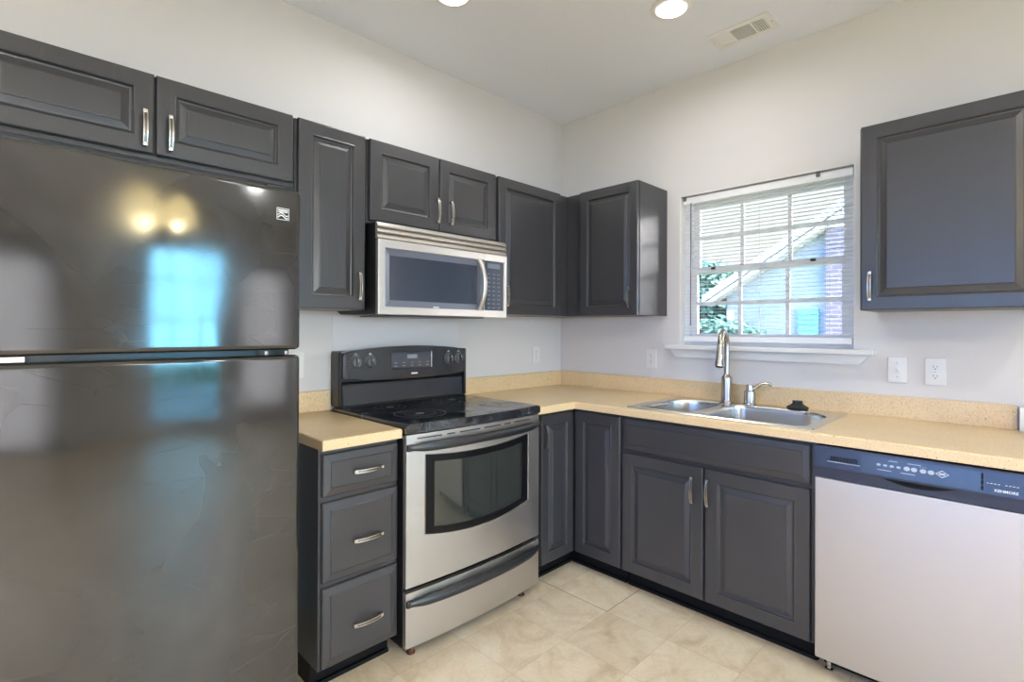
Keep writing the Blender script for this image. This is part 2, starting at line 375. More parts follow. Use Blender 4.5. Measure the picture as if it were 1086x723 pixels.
# ------------------------------------------------------------------ the room shell
RX, RY, HC = -5.6, -6.6, 2.781
sbox('floor', m_floor, RX - 0.12, 0.14, RY - 0.12, 0.12, -0.12, 0, 'beige stone-patterned vinyl tile floor', 'floor')
sbox('ceiling', m_ceil, RX - 0.12, 0.14, RY - 0.12, 0.12, HC, HC + 0.12, 'flat white textured ceiling', 'ceiling')
sbox('wall_left', m_wall, RX - 0.12, 0.14, 0, 0.12, 0, HC, 'greige wall behind the range and refrigerator', 'wall')
def wall_hole(name, P, u0, u1, w0, w1, holes, label, m=m_wall, loc=None):   # wall with openings: us/vs grid of cells
    us = sorted({u0, u1, *[h[0] for h in holes], *[h[1] for h in holes]}); vs = sorted({0, HC, *[h[2] for h in holes], *[h[3] for h in holes]})
    b = NB(); V = {(u, v): b.verts.new(P(u, w0, v)) for u in us for v in vs}; fs = []
    for i in range(len(us) - 1):
        for j in range(len(vs) - 1):
            cu, cv = (us[i] + us[i + 1]) / 2, (vs[j] + vs[j + 1]) / 2
            if any(h[0] < cu < h[1] and h[2] < cv < h[3] for h in holes): continue
            fs.append(b.faces.new((V[us[i], vs[j]], V[us[i + 1], vs[j]], V[us[i + 1], vs[j + 1]], V[us[i], vs[j + 1]])))
    r = bmesh.ops.extrude_face_region(b, geom=fs, use_keep_orig=True); d = P(0, w1 - w0, 0) - P(0, 0, 0)
    for e in r['geom']:
        if isinstance(e, bmesh.types.BMVert): e.co += d
    for v in [v for v in b.verts if not v.link_faces]: b.verts.remove(v)
    return struct(name, b, m, None, label, 'wall', loc)
WU0, WU1, WV0, WV1 = 0.921, 1.815, 1.216, 2.098
wall_hole('wall_right', PB, 0, -RY, 0, -0.14, [(WU0, WU1, WV0, WV1)], 'greige wall with the window above the sink', loc=(0, -1, 0))
def PR(u, w_, v): return Vector((u, RY + w_, v))          # rear wall, behind the camera
def PL(u, w_, v): return Vector((RX + w_, -u, v))         # far left wall
D0, D1, DH = -1.72, -0.82, 2.36
wall_hole('wall_rear', PR, RX - 0.12, 0, 0, -0.12, [(D0, D1, 0, DH), (-4.7, -2.4, 0, 2.12), (-0.72, -0.10, 0.25, 2.12)], 'greige wall of the dining area behind the camera', loc=(-2.8, RY, 0))
wall_hole('wall_side', PL, 0, -RY, 0, -0.12, [(0.95, 3.4, 0.5, 2.12)], 'greige wall on the far left of the open room', loc=(RX, -3, 0))

def glazed(name, P, u0, u1, v0, v1, cols, rows, label, cat, inw=-0.04, fr=0.07, sill=True, gm=None):
    t = thing(name, P((u0 + u1) / 2, inw, v0), label, cat); t['kind'] = 'structure'
    b = NB()
    for a in ((u0, u0 + fr, v0, v1), (u1 - fr, u1, v0, v1), (u0 + fr, u1 - fr, v1 - fr, v1), (u0 + fr, u1 - fr, v0, v0 + fr * (1.6 if sill else 1))):
        box(b, P, a[0], a[1], inw - 0.04, inw, a[2], a[3], 0.003)
    obj('frame', b, m_vinyl, t)
    b = NB()
    for k in range(1, cols):
        u = u0 + (u1 - u0) * k / cols; box(b, P, u - 0.011, u + 0.011, inw - 0.03, inw - 0.008, v0 + fr, v1 - fr)
    for k in range(1, rows):
        v = v0 + (v1 - v0) * k / rows; box(b, P, u0 + fr, u1 - fr, inw - 0.031, inw - 0.007, v - 0.011, v + 0.011)
    obj('muntin', b, m_vinyl, t)
    b = NB(); box(b, P, u0 + fr, u1 - fr, inw - 0.021, inw - 0.017, v0 + fr, v1 - fr); obj('pane', b, gm or m_pane, t)
    return t
glazed('door_1', PR, D0, D1, 0, DH, 3, 5, 'white glazed patio door with small panes behind the camera', 'door', fr=0.10, gm=glass('sky_tint_glass', (0.40, 0.70, 0.85)))  # teal of the sky put into the pane, to colour its reflection
glazed('door_2', PR, -4.7, -2.4, 0, 2.12, 2, 1, 'unseen white sliding glass door added behind the camera for daylight fill', 'door', fr=0.09)  # added opening, lets frontal daylight into the kitchen
glazed('window_3', PR, -0.72, -0.10, 0.25, 2.12, 1, 2, 'white corner window behind the camera, added for daylight and the pale fridge reflection', 'window')  # added for low fill daylight, placed for the fridge's pale right column
glazed('window_2', PL, 0.95, 3.4, 0.5, 2.12, 4, 2, 'white paned window on the far left wall', 'window')  # inferred window, widened to let in more daylight
def portal(P, u0, u1, v0, v1, w_, n):
    ld = bpy.data.lights.new('daylight_portal', 'AREA'); ld.shape = 'RECTANGLE'; ld.size = u1 - u0; ld.size_y = v1 - v0; ld.cycles.is_portal = True
    o = bpy.data.objects.new('daylight_portal', ld); C.objects.link(o); o.location = P((u0 + u1) / 2, w_, (v0 + v1) / 2)
    o.rotation_euler = Vector(n).to_track_quat('-Z', 'Y').to_euler()
portal(PR, D0, D1, 0, DH, -0.13, (0, 1, 0)); portal(PR, -4.7, -2.4, 0, 2.12, -0.13, (0, 1, 0))
portal(PR, -.72, -.10, .25, 2.12, -.13, (0, 1, 0)); portal(PL, 0.95, 3.4, 0.5, 2.12, -0.13, (1, 0, 0)); portal(PB, WU0, WU1, WV0, WV1, -0.15, (-1, 0, 0))

# the kitchen window: vinyl frame set deep in the opening, upper and lower sash, each 3 x 2 panes
win = thing('window_1', PB((WU0 + WU1) / 2, -0.1, WV0), 'white double-hung window above the sink, neighbouring house behind it', 'window'); win['kind'] = 'structure'
b = NB()
for a in ((WU0, 0.962, WV0, WV1), (1.782, WU1, WV0, WV1), (0.962, 1.782, 2.062, WV1), (0.962, 1.782, WV0, 1.246)):
    box(b, PB, a[0], a[1], -0.135, -0.055, a[2], a[3], 0.002)
obj('frame', b, m_vinyl, win)
b = NB(); box(b, PB, WU0, WU0 + 0.006, -0.055, -0.001, WV0, WV1); box(b, PB, WU1 - 0.006, WU1, -0.055, -0.001, WV0, WV1); box(b, PB, WU0 + .006, WU1 - .006, -0.055, -0.001, WV1 - 0.006, WV1)
obj('jamb_liner', b, m_trim, win)
def sash(v0, v1, w0, w1, nm):
    b = NB(); l, r, s = 0.962, 1.782, 0.036
    for a in ((l, l + s, v0, v1), (r - s, r, v0, v1), (l + s, r - s, v1 - s, v1), (l + s, r - s, v0, v0 + s)): box(b, PB, a[0], a[1], w0, w1, a[2], a[3], 0.003)
    o = obj('sash', b, m_vinyl, win)
    b = NB()
    for k in (1, 2):
        u = l + s + (r - l - 2 * s) * k / 3; box(b, PB, u - 0.009, u + 0.009, w0 + .008, w1 - .004, v0 + s, v1 - s)
    v = (v0 + v1) / 2; box(b, PB, l + s, r - s, w0 + .007, w1 - .005, v - 0.009, v + 0.009)
    obj('muntin', b, m_vinyl, o)
    b = NB(); box(b, PB, l + s, r - s, (w0 + w1) / 2 - .002, (w0 + w1) / 2 + .002, v0 + s, v1 - s); obj('pane', b, m_pane, o)
sash(1.640, 2.062, -0.125, -0.098, 'upper'); sash(1.246, 1.672, -0.092, -0.062, 'lower')
b = NB()
for u in (1.10, 1.62): b = NB(); box(b, PB, u - .012, u + .012, -0.062, -0.052, 1.655, 1.672, 0.002); obj('sash_lock', b, m_slot, win)
b = NB(); box(b, PB, 0.846, 1.897, -0.055, 0.05, 1.190, 1.2155, 0.006, 3); tr = struct('trim_1', b, m_trim, None, 'white window stool under the blind', 'window sill', PB(1.37, 0, 1.19))
b = NB(); prism(b, PB, [(0.868, 1.189), (1.875, 1.189), (1.838, 1.145), (0.905, 1.145)], 'uv', 0.001, 0.018); struct('trim_2', b, m_trim, None, 'white apron moulding under the window stool', 'trim', PB(1.37, 0, 1.145))

# ------------------------------------------------------------------ outside the window
b = NB(); box(b, PW, -25, 40, -30, 30, -0.6, -0.45); go = struct('ground', b, m_grass, None, 'green lawn outside the house', 'ground', (0, 0, -0.6))
b = NB(); box(b, PW, -7.5, 3.0, -14, RY - .13, -.449, -.08); struct('patio', b, m_patio, None, 'pale concrete patio added behind the house to lighten the refrigerator reflection', 'patio', (-2, -10, -.4))  # added light slab, brightens what the patio door shows in the fridge
HX = 7.0
hs = thing('house', (HX + 4, -2, -0.45), 'pale blue gabled neighbouring house seen through the window blind', 'house')
EY, EZ, RYY, RZ = 2.05, 1.86, -2.3, 4.62
b = NB(); prism(b, PW, [(EY - .3, -0.45), (EY - .3, EZ + .1), (RYY, RZ - 0.12), (2 * RYY - EY + .3, EZ + .1), (2 * RYY - EY + .3, -0.45)], 'wv', HX, HX + 9)
obj('wall', b, m_siding, hs, smooth=0)
b = NB()
for s in (1, -1):
    e = RYY + s * (EY - RYY)
    q = [(e, EZ), (RYY, RZ), (RYY, RZ + 0.14), (e + s * 0.05, EZ + 0.11)]
    prism(b, PW, q, 'wv', HX - 0.3, HX + 9.3)
obj('roof', b, m_roof, hs, smooth=0)
b = NB()
for s in (1, -1):
    e = RYY + s * (EY - RYY)
    prism(b, PW, [(e + s * .02, EZ - 0.02), (RYY, RZ - 0.06), (RYY, RZ + 0.10), (e + s * 0.04, EZ + 0.10)], 'wv', HX - 0.36, HX - 0.302)
    prism(b, PW, [(e - s * .02, EZ - 0.09), (RYY, RZ - 0.18), (RYY, RZ - 0.08), (e - s * 0.0, EZ - 0.02)], 'wv', HX - 0.30, HX - 0.02)
obj('fascia', b, m_fascia, hs, smooth=0)
b = NB(); box(b, PW, HX - 0.12, HX - 0.002, -1.5, 0.03, -0.45, 3.02); obj('brick_chimney_breast', b, m_brick, hs, smooth=0)
b = NB(); box(b, PW, HX - 0.14, HX - 0.003, -1.6, 0.06, 3.022, 3.14); obj('frieze_board', b, m_fascia, hs, smooth=0)
b = NB(); box(b, PW, HX - 0.05, HX - 0.004, 0.15, 0.48, 0.35, 1.69)
for k in range(14): box(b, PW, HX - 0.062, HX - 0.051, 0.18, 0.45, 0.45 + k * 0.087, 0.50 + k * 0.087)
obj('shutter', b, m_shut, hs, smooth=0)
b = NB(); box(b, PW, HX - 0.05, HX - 0.004, 1.62, 1.98 - .25, 0.5, 1.68); obj('corner_board', b, m_fascia, hs, smooth=0)
def foliage(b, cx, cy, cz, rx, ry, rz, n, sz):
    for _ in range(n):
        a, t = random.uniform(0, 2 * pi), math.acos(random.uniform(-0.35, 1)); r = random.uniform(0.72, 1.0)
        p = Vector((cx + rx * r * sin(t) * cos(a), cy + ry * r * sin(t) * sin(a), cz + rz * r * cos(t)))
        d = Vector((random.uniform(-1, 1), random.uniform(-1, 1), random.uniform(-1, 1))).normalized(); e = d.orthogonal().normalized(); s = sz * random.uniform(0.6, 1.3)
        b.faces.new([b.verts.new(q) for q in (p - d * s, p + e * s * .45, p + d * s, p - e * s * .45)])
bs = thing('bush', (6.2, 1.85, -0.45), 'rounded green bush in front of the neighbouring house', 'bush')
b = NB(); foliage(b, 6.2, 1.60, 0.52, 0.60, 1.35, 0.98, 7000, 0.07); obj('foliage', b, m_leaf, bs, smooth=0, recalc=False)
b = NB(); [tube(b, [(6.2, 1.75 + dy * .3, -0.46), (6.2, 1.75 + dy, 0.9)], [0.03, 0.012], 7) for dy in (-.4, 0, .4)]; obj('stem', b, m_bark, bs)
def tree(x, y, h, r, label):
    t = thing('tree', (x, y, -0.45), label, 'tree', None)
    b = NB(); foliage(b, x, y, h - r * 0.9, r, r, r * 0.95, 4200, 0.16); foliage(b, x, y + .3, h - r * 1.4, r * 1.1, r, r * 0.7, 2000, 0.16); obj('crown', b, m_leaf, t, smooth=0, recalc=False)
    b = NB(); tube(b, [(x, y, -0.46), (x + .05, y, h * .4), (x, y, h * .75)], [0.16, 0.12, 0.05], 9); obj('trunk', b, m_bark, t)
tree(13.5, 5.4, 3.55, 1.7, 'dark green tree beyond the left eave of the neighbouring house')

# ------------------------------------------------------------------ cabinet kit
DOOR = [(0, 0), (0, .016), (.002, .019), (.005, .020), (.052, .020), (.055, .0215), (.058, .019), (.060, .012), (.065, .0105), (.068, .011), (.086, .0165), (.0875, .019), (.090, .0195)]
SLAB = [(0, 0), (0, .010), (.004, .013), (.028, .0165), (.030, .0185), (.032, .0195), (.036, .0195)]
def door(P, u0, u1, v0, v1, w_, parent, name='door', prof=DOOR):
    b = NB(); rings(b, P, u0, u1, v0, v1, [(i, w_ + d) for i, d in prof]); return obj(name, b, m_paint, parent, smooth=0)
def pull(P, u, v, w_, parent, vert=True, Lh=0.054):
    b = NB()
    def q(a, c): return P(u, w_ + c, v + a) if vert else P(u + a, w_ + c, v)
    side = (P(1, 0, 0) - P(0, 0, 0)) if vert else (P(0, 0, 1) - P(0, 0, 0))
    path = [q(Lh * t / 8, 0.018 + 0.009 * (1 - (t / 8) ** 2)) for t in range(-8, 9)]
    up_ = (P(0, 1, 0) - P(0, 0, 0)); t0 = (path[1] - path[0]).normalized(); sg = 1 if t0.cross(Vector(side)).dot(up_) > 0 else -1
    pr = [(-.0065, -.003), (.0065, -.003), (.0065, .003), (.0040, .003), (.0040, .0012), (-.0040, .0012), (-.0040, .003), (-.0065, .003)]
    sweep(b, path, side, [(a, c * sg) for a, c in pr])
    sweep(b, path[1:-1], side, [(a, c * sg) for a, c in ((-.0034, .0008), (.0034, .0008), (.0034, .0016), (-.0034, .0016))], 1)
    for s in (-1, 1):
        a0, a1 = s * Lh - 0.006, s * Lh + 0.006
        if vert: box(b, P, u - .0065, u + .0065, w_, w_ + .021, v + a0, v + a1, 0.0015)
        else: box(b, P, u + a0, u + a1, w_, w_ + .021, v - .0065, v + .0065, 0.0015)
    return obj('handle', b, [m_nickel, m_bronze], parent)
ZT, ZB = 2.148, 1.385
def wallcab(P, u0, u1, v0, v1, depth, label, doors, pulls, group=None):
    t = thing('wall_cabinet', P((u0 + u1) / 2, depth / 2, v0), label, 'cabinet', group)
    b = NB(); box(b, P, u0, u1, 0.002, depth, v0 + 0.003, v1 - 0.002, 0.0015); obj('carcass', b, m_paint, t, smooth=0)
    for (d0, d1, e0, e1), pl in zip(doors, pulls):
        d = door(P, d0, d1, e0, e1, depth + 0.001, t)
        if pl: pull(P, pl[0], pl[1], depth + 0.021, d)
    return t
D = 0.309
wallcab(PA, -2.932, -2.014, 1.862, ZT, D, 'long low charcoal wall cabinet with two doors above the refrigerator', [(-2.922, -2.476, 1.881, 2.146), (-2.470, -2.024, 1.881, 2.146)], [(-2.503, 1.958), (-2.433, 1.958)])
wallcab(PA, -2.012, -1.702, ZB, ZT, D, 'tall narrow charcoal wall cabinet between the refrigerator and the microwave', [(-2.002, -1.712, 1.387, 2.146)], [(-1.745, 1.488)])
wallcab(PA, -1.700, -0.930, 1.771, ZT, D, 'short charcoal wall cabinet with two doors directly above the microwave', [(-1.690, -1.318, 1.786, 2.146), (-1.312, -0.940, 1.786, 2.146)], [(-1.334, 1.882), (-1.252, 1.882)])
wallcab(PA, -0.928, -0.002, ZB, ZT, D, 'charcoal wall cabinet right of the microwave, in the corner on the range wall', [(-0.916, -0.398, 1.387, 2.146)], [(-0.866, 1.490)])
wallcab(PB, 0.312, 0.840, ZB, ZT, D, 'charcoal wall cabinet between the room corner and the window, glossy side panel', [(0.428, 0.836, 1.387, 2.146)], [(0.789, 1.487)])
wallcab(PB, 1.896, 2.460, ZB, ZT, D, 'charcoal wall cabinet right of the window, above the light switch', [(1.902, 2.452, 1.387, 2.146)], [(1.936, 1.485)])

# ------------------------------------------------------------------ base cabinets
BD, FW = 0.608, 0.609
def shoe(b, P, u0, u1, w_): box(b, P, u0, u1, w_, w_ + 0.014, 0.001, 0.018, 0.005)
t = thing('drawer_cabinet', PA(-1.88, 0.3, 0), 'narrow charcoal base cabinet with three drawers between refrigerator and range', 'cabinet')
b = NB(); box(b, PA, -2.040, -1.722, 0.002, BD, 0.088, 0.874, 0.0015); obj('carcass', b, m_paint, t, smooth=0)
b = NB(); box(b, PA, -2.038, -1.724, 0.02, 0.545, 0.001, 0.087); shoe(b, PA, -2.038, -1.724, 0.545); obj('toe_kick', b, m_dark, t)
for v0, v1, hv in ((0.704, 0.856, 0.780), (0.399, 0.684, 0.527), (0.096, 0.379, 0.218)):
    d = door(PA, -2.030, -1.726, v0, v1, FW, t, 'drawer', SLAB); pull(PA, -1.862, hv, FW + .0195, d, False)

t = thing('corner_cabinet', (-0.4, -0.4, 0), 'L-shaped charcoal corner base cabinet with two doors meeting right of the range', 'cabinet')
b = NB()
Lp = [(-0.936, -0.002), (-0.002, -0.002), (-0.002, -0.930), (-BD, -0.930), (-BD, -BD), (-0.936, -BD)]
prism(b, PW, Lp, 'uw', 0.088, 0.874); obj('carcass', b, m_paint, t, smooth=0)
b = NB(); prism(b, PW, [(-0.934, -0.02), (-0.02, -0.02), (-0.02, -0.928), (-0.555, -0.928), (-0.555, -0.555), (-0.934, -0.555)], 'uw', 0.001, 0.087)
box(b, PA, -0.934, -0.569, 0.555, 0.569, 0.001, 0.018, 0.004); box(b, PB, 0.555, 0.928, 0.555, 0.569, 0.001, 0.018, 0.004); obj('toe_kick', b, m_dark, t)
d = door(PA, -0.890, -0.634, 0.096, 0.862, FW, t); pull(PA, -0.874, 0.754, FW + .020, d)
door(PB, 0.636, 0.924, 0.096, 0.862, FW, t)

t = thing('sink_cabinet', PB(1.37, 0.3, 0), 'wide charcoal sink base cabinet with false drawer front and two doors', 'cabinet')
b = NB()     # open-topped carcass so the bowls can hang inside it
for a in ((0.932, 0.950, 0.002, BD), (1.790, 1.808, 0.002, BD)): box(b, PB, a[0], a[1], a[2], a[3], 0.088, 0.874)
box(b, PB, 0.950, 1.790, 0.002, 0.020, 0.088, 0.874); box(b, PB, 0.950, 1.790, 0.590, BD, 0.088, 0.874); box(b, PB, 0.950, 1.790, 0.020, 0.590, 0.088, 0.106)
obj('carcass', b, m_paint, t, smooth=0)
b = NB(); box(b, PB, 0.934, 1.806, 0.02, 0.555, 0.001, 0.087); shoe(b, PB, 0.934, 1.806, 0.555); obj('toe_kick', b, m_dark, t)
door(PB, 0.940, 1.795, 0.704, 0.859, FW, t, 'false_drawer_front', SLAB)
d = door(PB, 0.940, 1.362, 0.096, 0.686, FW, t); pull(PB, 1.317, 0.583, FW + .020, d)
d = door(PB, 1.373, 1.795, 0.096, 0.686, FW, t); pull(PB, 1.389, 0.585, FW + .020, d)

# ------------------------------------------------------------------ worktops and sink
CT, CB, CF = 0.914, 0.876, 0.648
def top_mesh(xs, ys, keep):
    b = NB(); V = {(x, y): b.verts.new((x, y, CT)) for x in xs for y in ys}; fs = []
    for i in range(len(xs) - 1):
        for j in range(len(ys) - 1):
            if keep((xs[i] + xs[i + 1]) / 2, (ys[j] + ys[j + 1]) / 2): fs.append(b.faces.new((V[xs[i], ys[j]], V[xs[i + 1], ys[j]], V[xs[i + 1], ys[j + 1]], V[xs[i], ys[j + 1]])))
    for v in [v for v in b.verts if not v.link_faces]: b.verts.remove(v)
    r = bmesh.ops.extrude_face_region(b, geom=fs, use_keep_orig=True)
    for e in r['geom']:
        if isinstance(e, bmesh.types.BMVert): e.co.z = CB
    b.normal_update()
    es = [e for e in b.edges if all(abs(v.co.z - CT) < 1e-6 for v in e.verts) and len(e.link_faces) == 2 and any(abs(f.normal.z) < .5 for f in e.link_faces)]
    bmesh.ops.bevel(b, geom=es, offset=0.008, segments=3, profile=0.5, affect='EDGES')
    return b
t = obj('worktop', top_mesh([-2.042, -1.724], [-CF, -0.001], lambda x, y: True), m_counter, None, (-1.88, -0.32, CB))
tag(t, 'small beige speckled worktop between the refrigerator and the range', 'worktop')
b = NB(); box(b, PA, -2.042, -1.724, 0.001, 0.020, CT + .0005, CT + 0.0975, 0.003); obj('backsplash', b, m_counter, t)
SU0, SU1, SW0, SW1 = 0.945, 1.802, 0.068, 0.612
t = obj('worktop', top_mesh([-0.934, -CF, -(SW1 - .02), -(SW0 + .02), -0.001], [-2.460, -(SU1 - .02), -(SU0 + .02), -CF, -0.001],
    lambda x, y: (y > -CF or x > -CF) and not (-(SW1 - .02) < x < -(SW0 + .02) and -(SU1 - .02) < y < -(SU0 + .02))), m_counter, None, (-0.32, -1.0, CB))
tag(t, 'long L-shaped beige speckled worktop around the corner with the sink in it', 'worktop')
b = NB(); prism(b, PW, [(-0.934, -0.001), (-0.001, -0.001), (-0.001, -2.366), (-0.020, -2.366), (-0.020, -0.020), (-0.934, -0.020)], 'uw', CT + .0005, CT + 0.0975)
bmesh.ops.bevel(b, geom=[e for e in b.edges if all(v.co.z > CT + .05 for v in e.verts)], offset=0.004, segments=2, affect='EDGES'); obj('backsplash', b, m_counter, t)

def rrect(u0, u1, w0, w1, r, n=6):
    p = []
    rr = r if isinstance(r, (tuple, list)) else (r,) * 4
    for (cu, cw, a0, q) in ((u1 - rr[0], w1 - rr[0], 0, rr[0]), (u0 + rr[1], w1 - rr[1], 90, rr[1]), (u0 + rr[2], w0 + rr[2], 180, rr[2]), (u1 - rr[3], w0 + rr[3], 270, rr[3])):
        for k in range(n + 1):
            a = math.radians(a0 + 90 * k / n); p.append((cu + q * cos(a), cw + q * sin(a)))
    return p
sk_ = thing('sink', PB(1.37, 0.34, CT), 'stainless double-bowl drop-in sink in the worktop under the window', 'sink')
bowls = [(0.985, 1.275, 0.155, 0.588, (.05, .05, .15, .05)), (1.312, 1.764, 0.155, 0.588, (.05, .05, .06, .13))]
b = NB()     # rim plate with two holes, bridged with triangles
def loop(pts, z): return [b.verts.new(PB(p[0], p[1], z)) for p in pts]
def edges(vs): return [b.edges.new((vs[k], vs[(k + 1) % len(vs)])) for k in range(len(vs))]
zr = CT + 0.006
outer = loop(rrect(SU0 + .004, SU1 - .004, SW0 + .004, SW1 - .004, 0.016), zr); E_ = edges(outer); inn = []
for (a0, a1, c0, c1, r) in bowls:
    q = loop(rrect(a0, a1, c0, c1, r), zr); inn.append((q, (a0, a1, c0, c1, r))); E_ += edges(q)
bmesh.ops.triangle_fill(b, edges=E_, use_beauty=True, use_dissolve=False)
skirt = loop(rrect(SU0, SU1, SW0, SW1, 0.02), CT + 0.0006)
for k in range(len(outer)): b.faces.new((outer[k], outer[(k + 1) % len(outer)], skirt[(k + 1) % len(outer)], skirt[k]))
obj('rim', b, m_sinksteel, sk_)
for (a0, a1, c0, c1, r) in bowls:
    b = NB(); prev = None
    for ins, z in ((0, zr), (0.003, zr - .004), (0.006, zr - .02), (0.012, CT - 0.15), (0.022, CT - 0.175), (0.06, CT - 0.182)):
        rr = tuple(max(0.02, x - ins * .6) for x in r)
        q = loop(rrect(a0 + ins, a1 - ins, c0 + ins, c1 - ins, rr), z)
        if prev:
            for k in range(len(q)): b.faces.new((prev[k], prev[(k + 1) % len(q)], q[(k + 1) % len(q)], q[k]))
        prev = q
    b.faces.new(prev); o = obj('bowl', b, m_sinksteel, sk_, smooth=50, recalc=False)
    b = NB(); lathe(b, PB((a0 + a1) / 2, (c0 + c1) / 2, CT - 0.1815), (0, 0, 1), [(.045, 0), (.045, .003), (.036, .003), (.030, -.0004), (.004, -.0004)], 24); obj('drain', b, m_chrome, o)
# faucet: satin body, high arch, chrome-tipped pull-down head turned towards the room
fx = PB(1.248, 0.105, zr)
fa = thing('faucet', fx, 'tall gooseneck pull-down faucet in satin nickel standing behind the sink', 'faucet')
b = NB(); lathe(b, fx, (0, 0, 1), [(.034, .0005), (.034, .005), (.029, .010), (.0275, .05), (.0275, .128), (.026, .133), (.018, .143), (.0150, .150)], 28); obj('base', b, m_faucet, fa)
dv = Vector((-0.173, -0.036, 0)).normalized(); b = NB(); R_ = 0.078; cz = zr + 0.300; pts = [fx + Vector((0, 0, .148 + k * .038)) for k in range(4)]
for k in range(0, 15):
    a = pi - pi * 1.04 * k / 14 * 0.93; pts.append(fx + dv * (R_ + R_ * cos(a)) + Vector((0, 0, cz - zr + R_ * sin(a))))
tube(b, pts, 0.0145, 14); obj('neck', b, m_faucet, fa)
p0 = pts[-1]; dr = (pts[-1] - pts[-2]).normalized()
b = NB(); lathe(b, p0, dr, [(.0150, 0), (.0165, .003), (.0175, .02), (.0180, .045), (.0192, .048), (.0205, .075), (.0235, .098), (.0255, .104), (.0255, .112), (.018, .113)], 24); o = obj('spray_head', b, m_chrome, fa)
b = NB(); lathe(b, p0 + dr * .1135, dr, [(.017, 0), (.017, .002), (.003, .002)], 20); obj('nozzle', b, m_blackmatte, o)
hx = PB(1.372, 0.115, zr)
lv = thing('faucet_lever', hx, 'short single faucet lever with curved handle right of the tall faucet', 'faucet lever')
b = NB(); lathe(b, hx, (0, 0, 1), [(.032, .0005), (.032, .004), (.0285, .008), (.0270, .064), (.0255, .069), (.018, .074), (.0175, .097), (.015, .103), (.002, .104)], 26); obj('base', b, m_faucet, lv)
b = NB(); rv = Vector((0.50, -0.80, 0)).normalized()
tube(b, [hx + rv * a + Vector((0, 0, z)) for a, z in ((.004, .076), (.022, .084), (.040, .098), (.058, .108), (.078, .112), (.094, .108), (.106, .100))], [.011, .011, .0095, .0078, .0072, .0080, .006], 12, 0, 1.3); obj('lever', b, m_faucet, lv)
st = PB(1.600, 0.118, zr)
b = NB(); lathe(b, st, (0, 0, 1), [(.042, .0006), (.048, .006), (.049, .011), (.044, .015), (.034, .021), (.026, .027), (.021, .033), (.0225, .037), (.0225, .042), (.004, .043)], 30)
tag(obj('sink_stopper', b, m_blackmatte, None, st), 'black rubber sink stopper lying on the back ledge of the sink', 'sink stopper')

# ------------------------------------------------------------------ refrigerator
FX0, FX1 = -3.048, -2.213
fr = thing('refrigerator', PA(-2.63, 0.45, 0), 'large glossy black top-freezer refrigerator at the left', 'refrigerator')
b = NB(); box(b, PA, FX0 + .004, FX1 - .004, 0.04, 0.802, 0.03, 1.692, 0.004); obj('body', b, m_black, fr)
b = NB(); box(b, PA, FX0, FX1, 0.812, 0.880, 1.2425, 1.705, 0.014, 5); fd = obj('freezer_door', b, m_fridge, fr)
b = NB(); box(b, PA, FX0, FX1, 0.812, 0.880, 0.105, 1.2275, 0.014, 5); rd = obj('fresh_food_door', b, m_fridge, fr)
b = NB()
for v0, v1 in ((1.252, 1.690), (0.12, 1.220)): box(b, PA, FX0 + .012, FX1 - .012, 0.8025, 0.8115, v0, v1, 0.003)
obj('gasket', b, m_blackmatte, fr)
b = NB(); box(b, PA, FX0 + .02, FX1 - .02, 0.80, 0.83, 0.0305, 0.10, 0.004)
for k in range(9): box(b, PA, FX0 + .05, FX1 - .05, 0.83, 0.834, 0.037 + k * .0066, 0.040 + k * .0066)
obj('kick_grille', b, m_black, fr)
b = NB(); box(b, PA, FX0 + .19, FX0 + .255, 0.815, 0.872, 1.2285, 1.2415, 0.002); lathe(b, PA(FX0 + .235, .862, 1.2285), (0, 0, 1), [(.008, 0), (.008, .012), (.001, .012)], 14); obj('hinge', b, m_chrome, fr)
for u in (FX1 - .03, FX1 - .085): b = NB(); lathe(b, PA(u, .845, 1.2285), (0, 0, 1), [(.006, 0), (.006, .010), (.001, .0101)], 10); obj('hinge_screw', b, m_nickel, fr)
b = NB(); box(b, PA, FX1 - .09, FX1 - .01, 0.76, 0.862, 1.7055, 1.716, 0.003); obj('top_hinge_cover', b, m_black, fr)
b = NB()
for u in (FX0 + .08, FX1 - .08):
    for w_ in (0.12, 0.74): b = NB(); lathe(b, PA(u, w_, 0.0005), (0, 0, 1), [(.02, 0), (.02, .01), (.012, .012), (.012, .029), (.001, .0295)], 12); obj('foot', b, m_blackmatte, fr)
b = NB(); bu, bv, bw = -2.266, 1.630, 0.8803; s = 0.017     # square emblem: framed, top bars, two waves
for a in ((-s, s, s - .0016, s), (-s, s, -s, -s + .0016), (-s, -s + .0016, -s, s), (s - .0016, s, -s, s)): box(b, PA, bu + a[0], bu + a[1], bw, bw + .0012, bv + a[2], bv + a[3])
box(b, PA, bu - .013, bu + .013, bw, bw + .001, bv + .0085, bv + .0125)
box(b, PA, bu - .013, bu + .013, bw, bw + .001, bv + .0045, bv + .0068)
for off, th in ((-.001, .0030), (-.008, .0034)):
    n = 14; p = [(bu - .014 + .028 * k / n, bv + off + .0042 * sin(2 * pi * k / n - .6)) for k in range(n + 1)]
    prism(b, PA, [(x, y + th / 2) for x, y in p] + [(x, y - th / 2) for x, y in p[::-1]], 'uv', bw, bw + .001)
o = obj('emblem', b, m_print, fd, smooth=0)

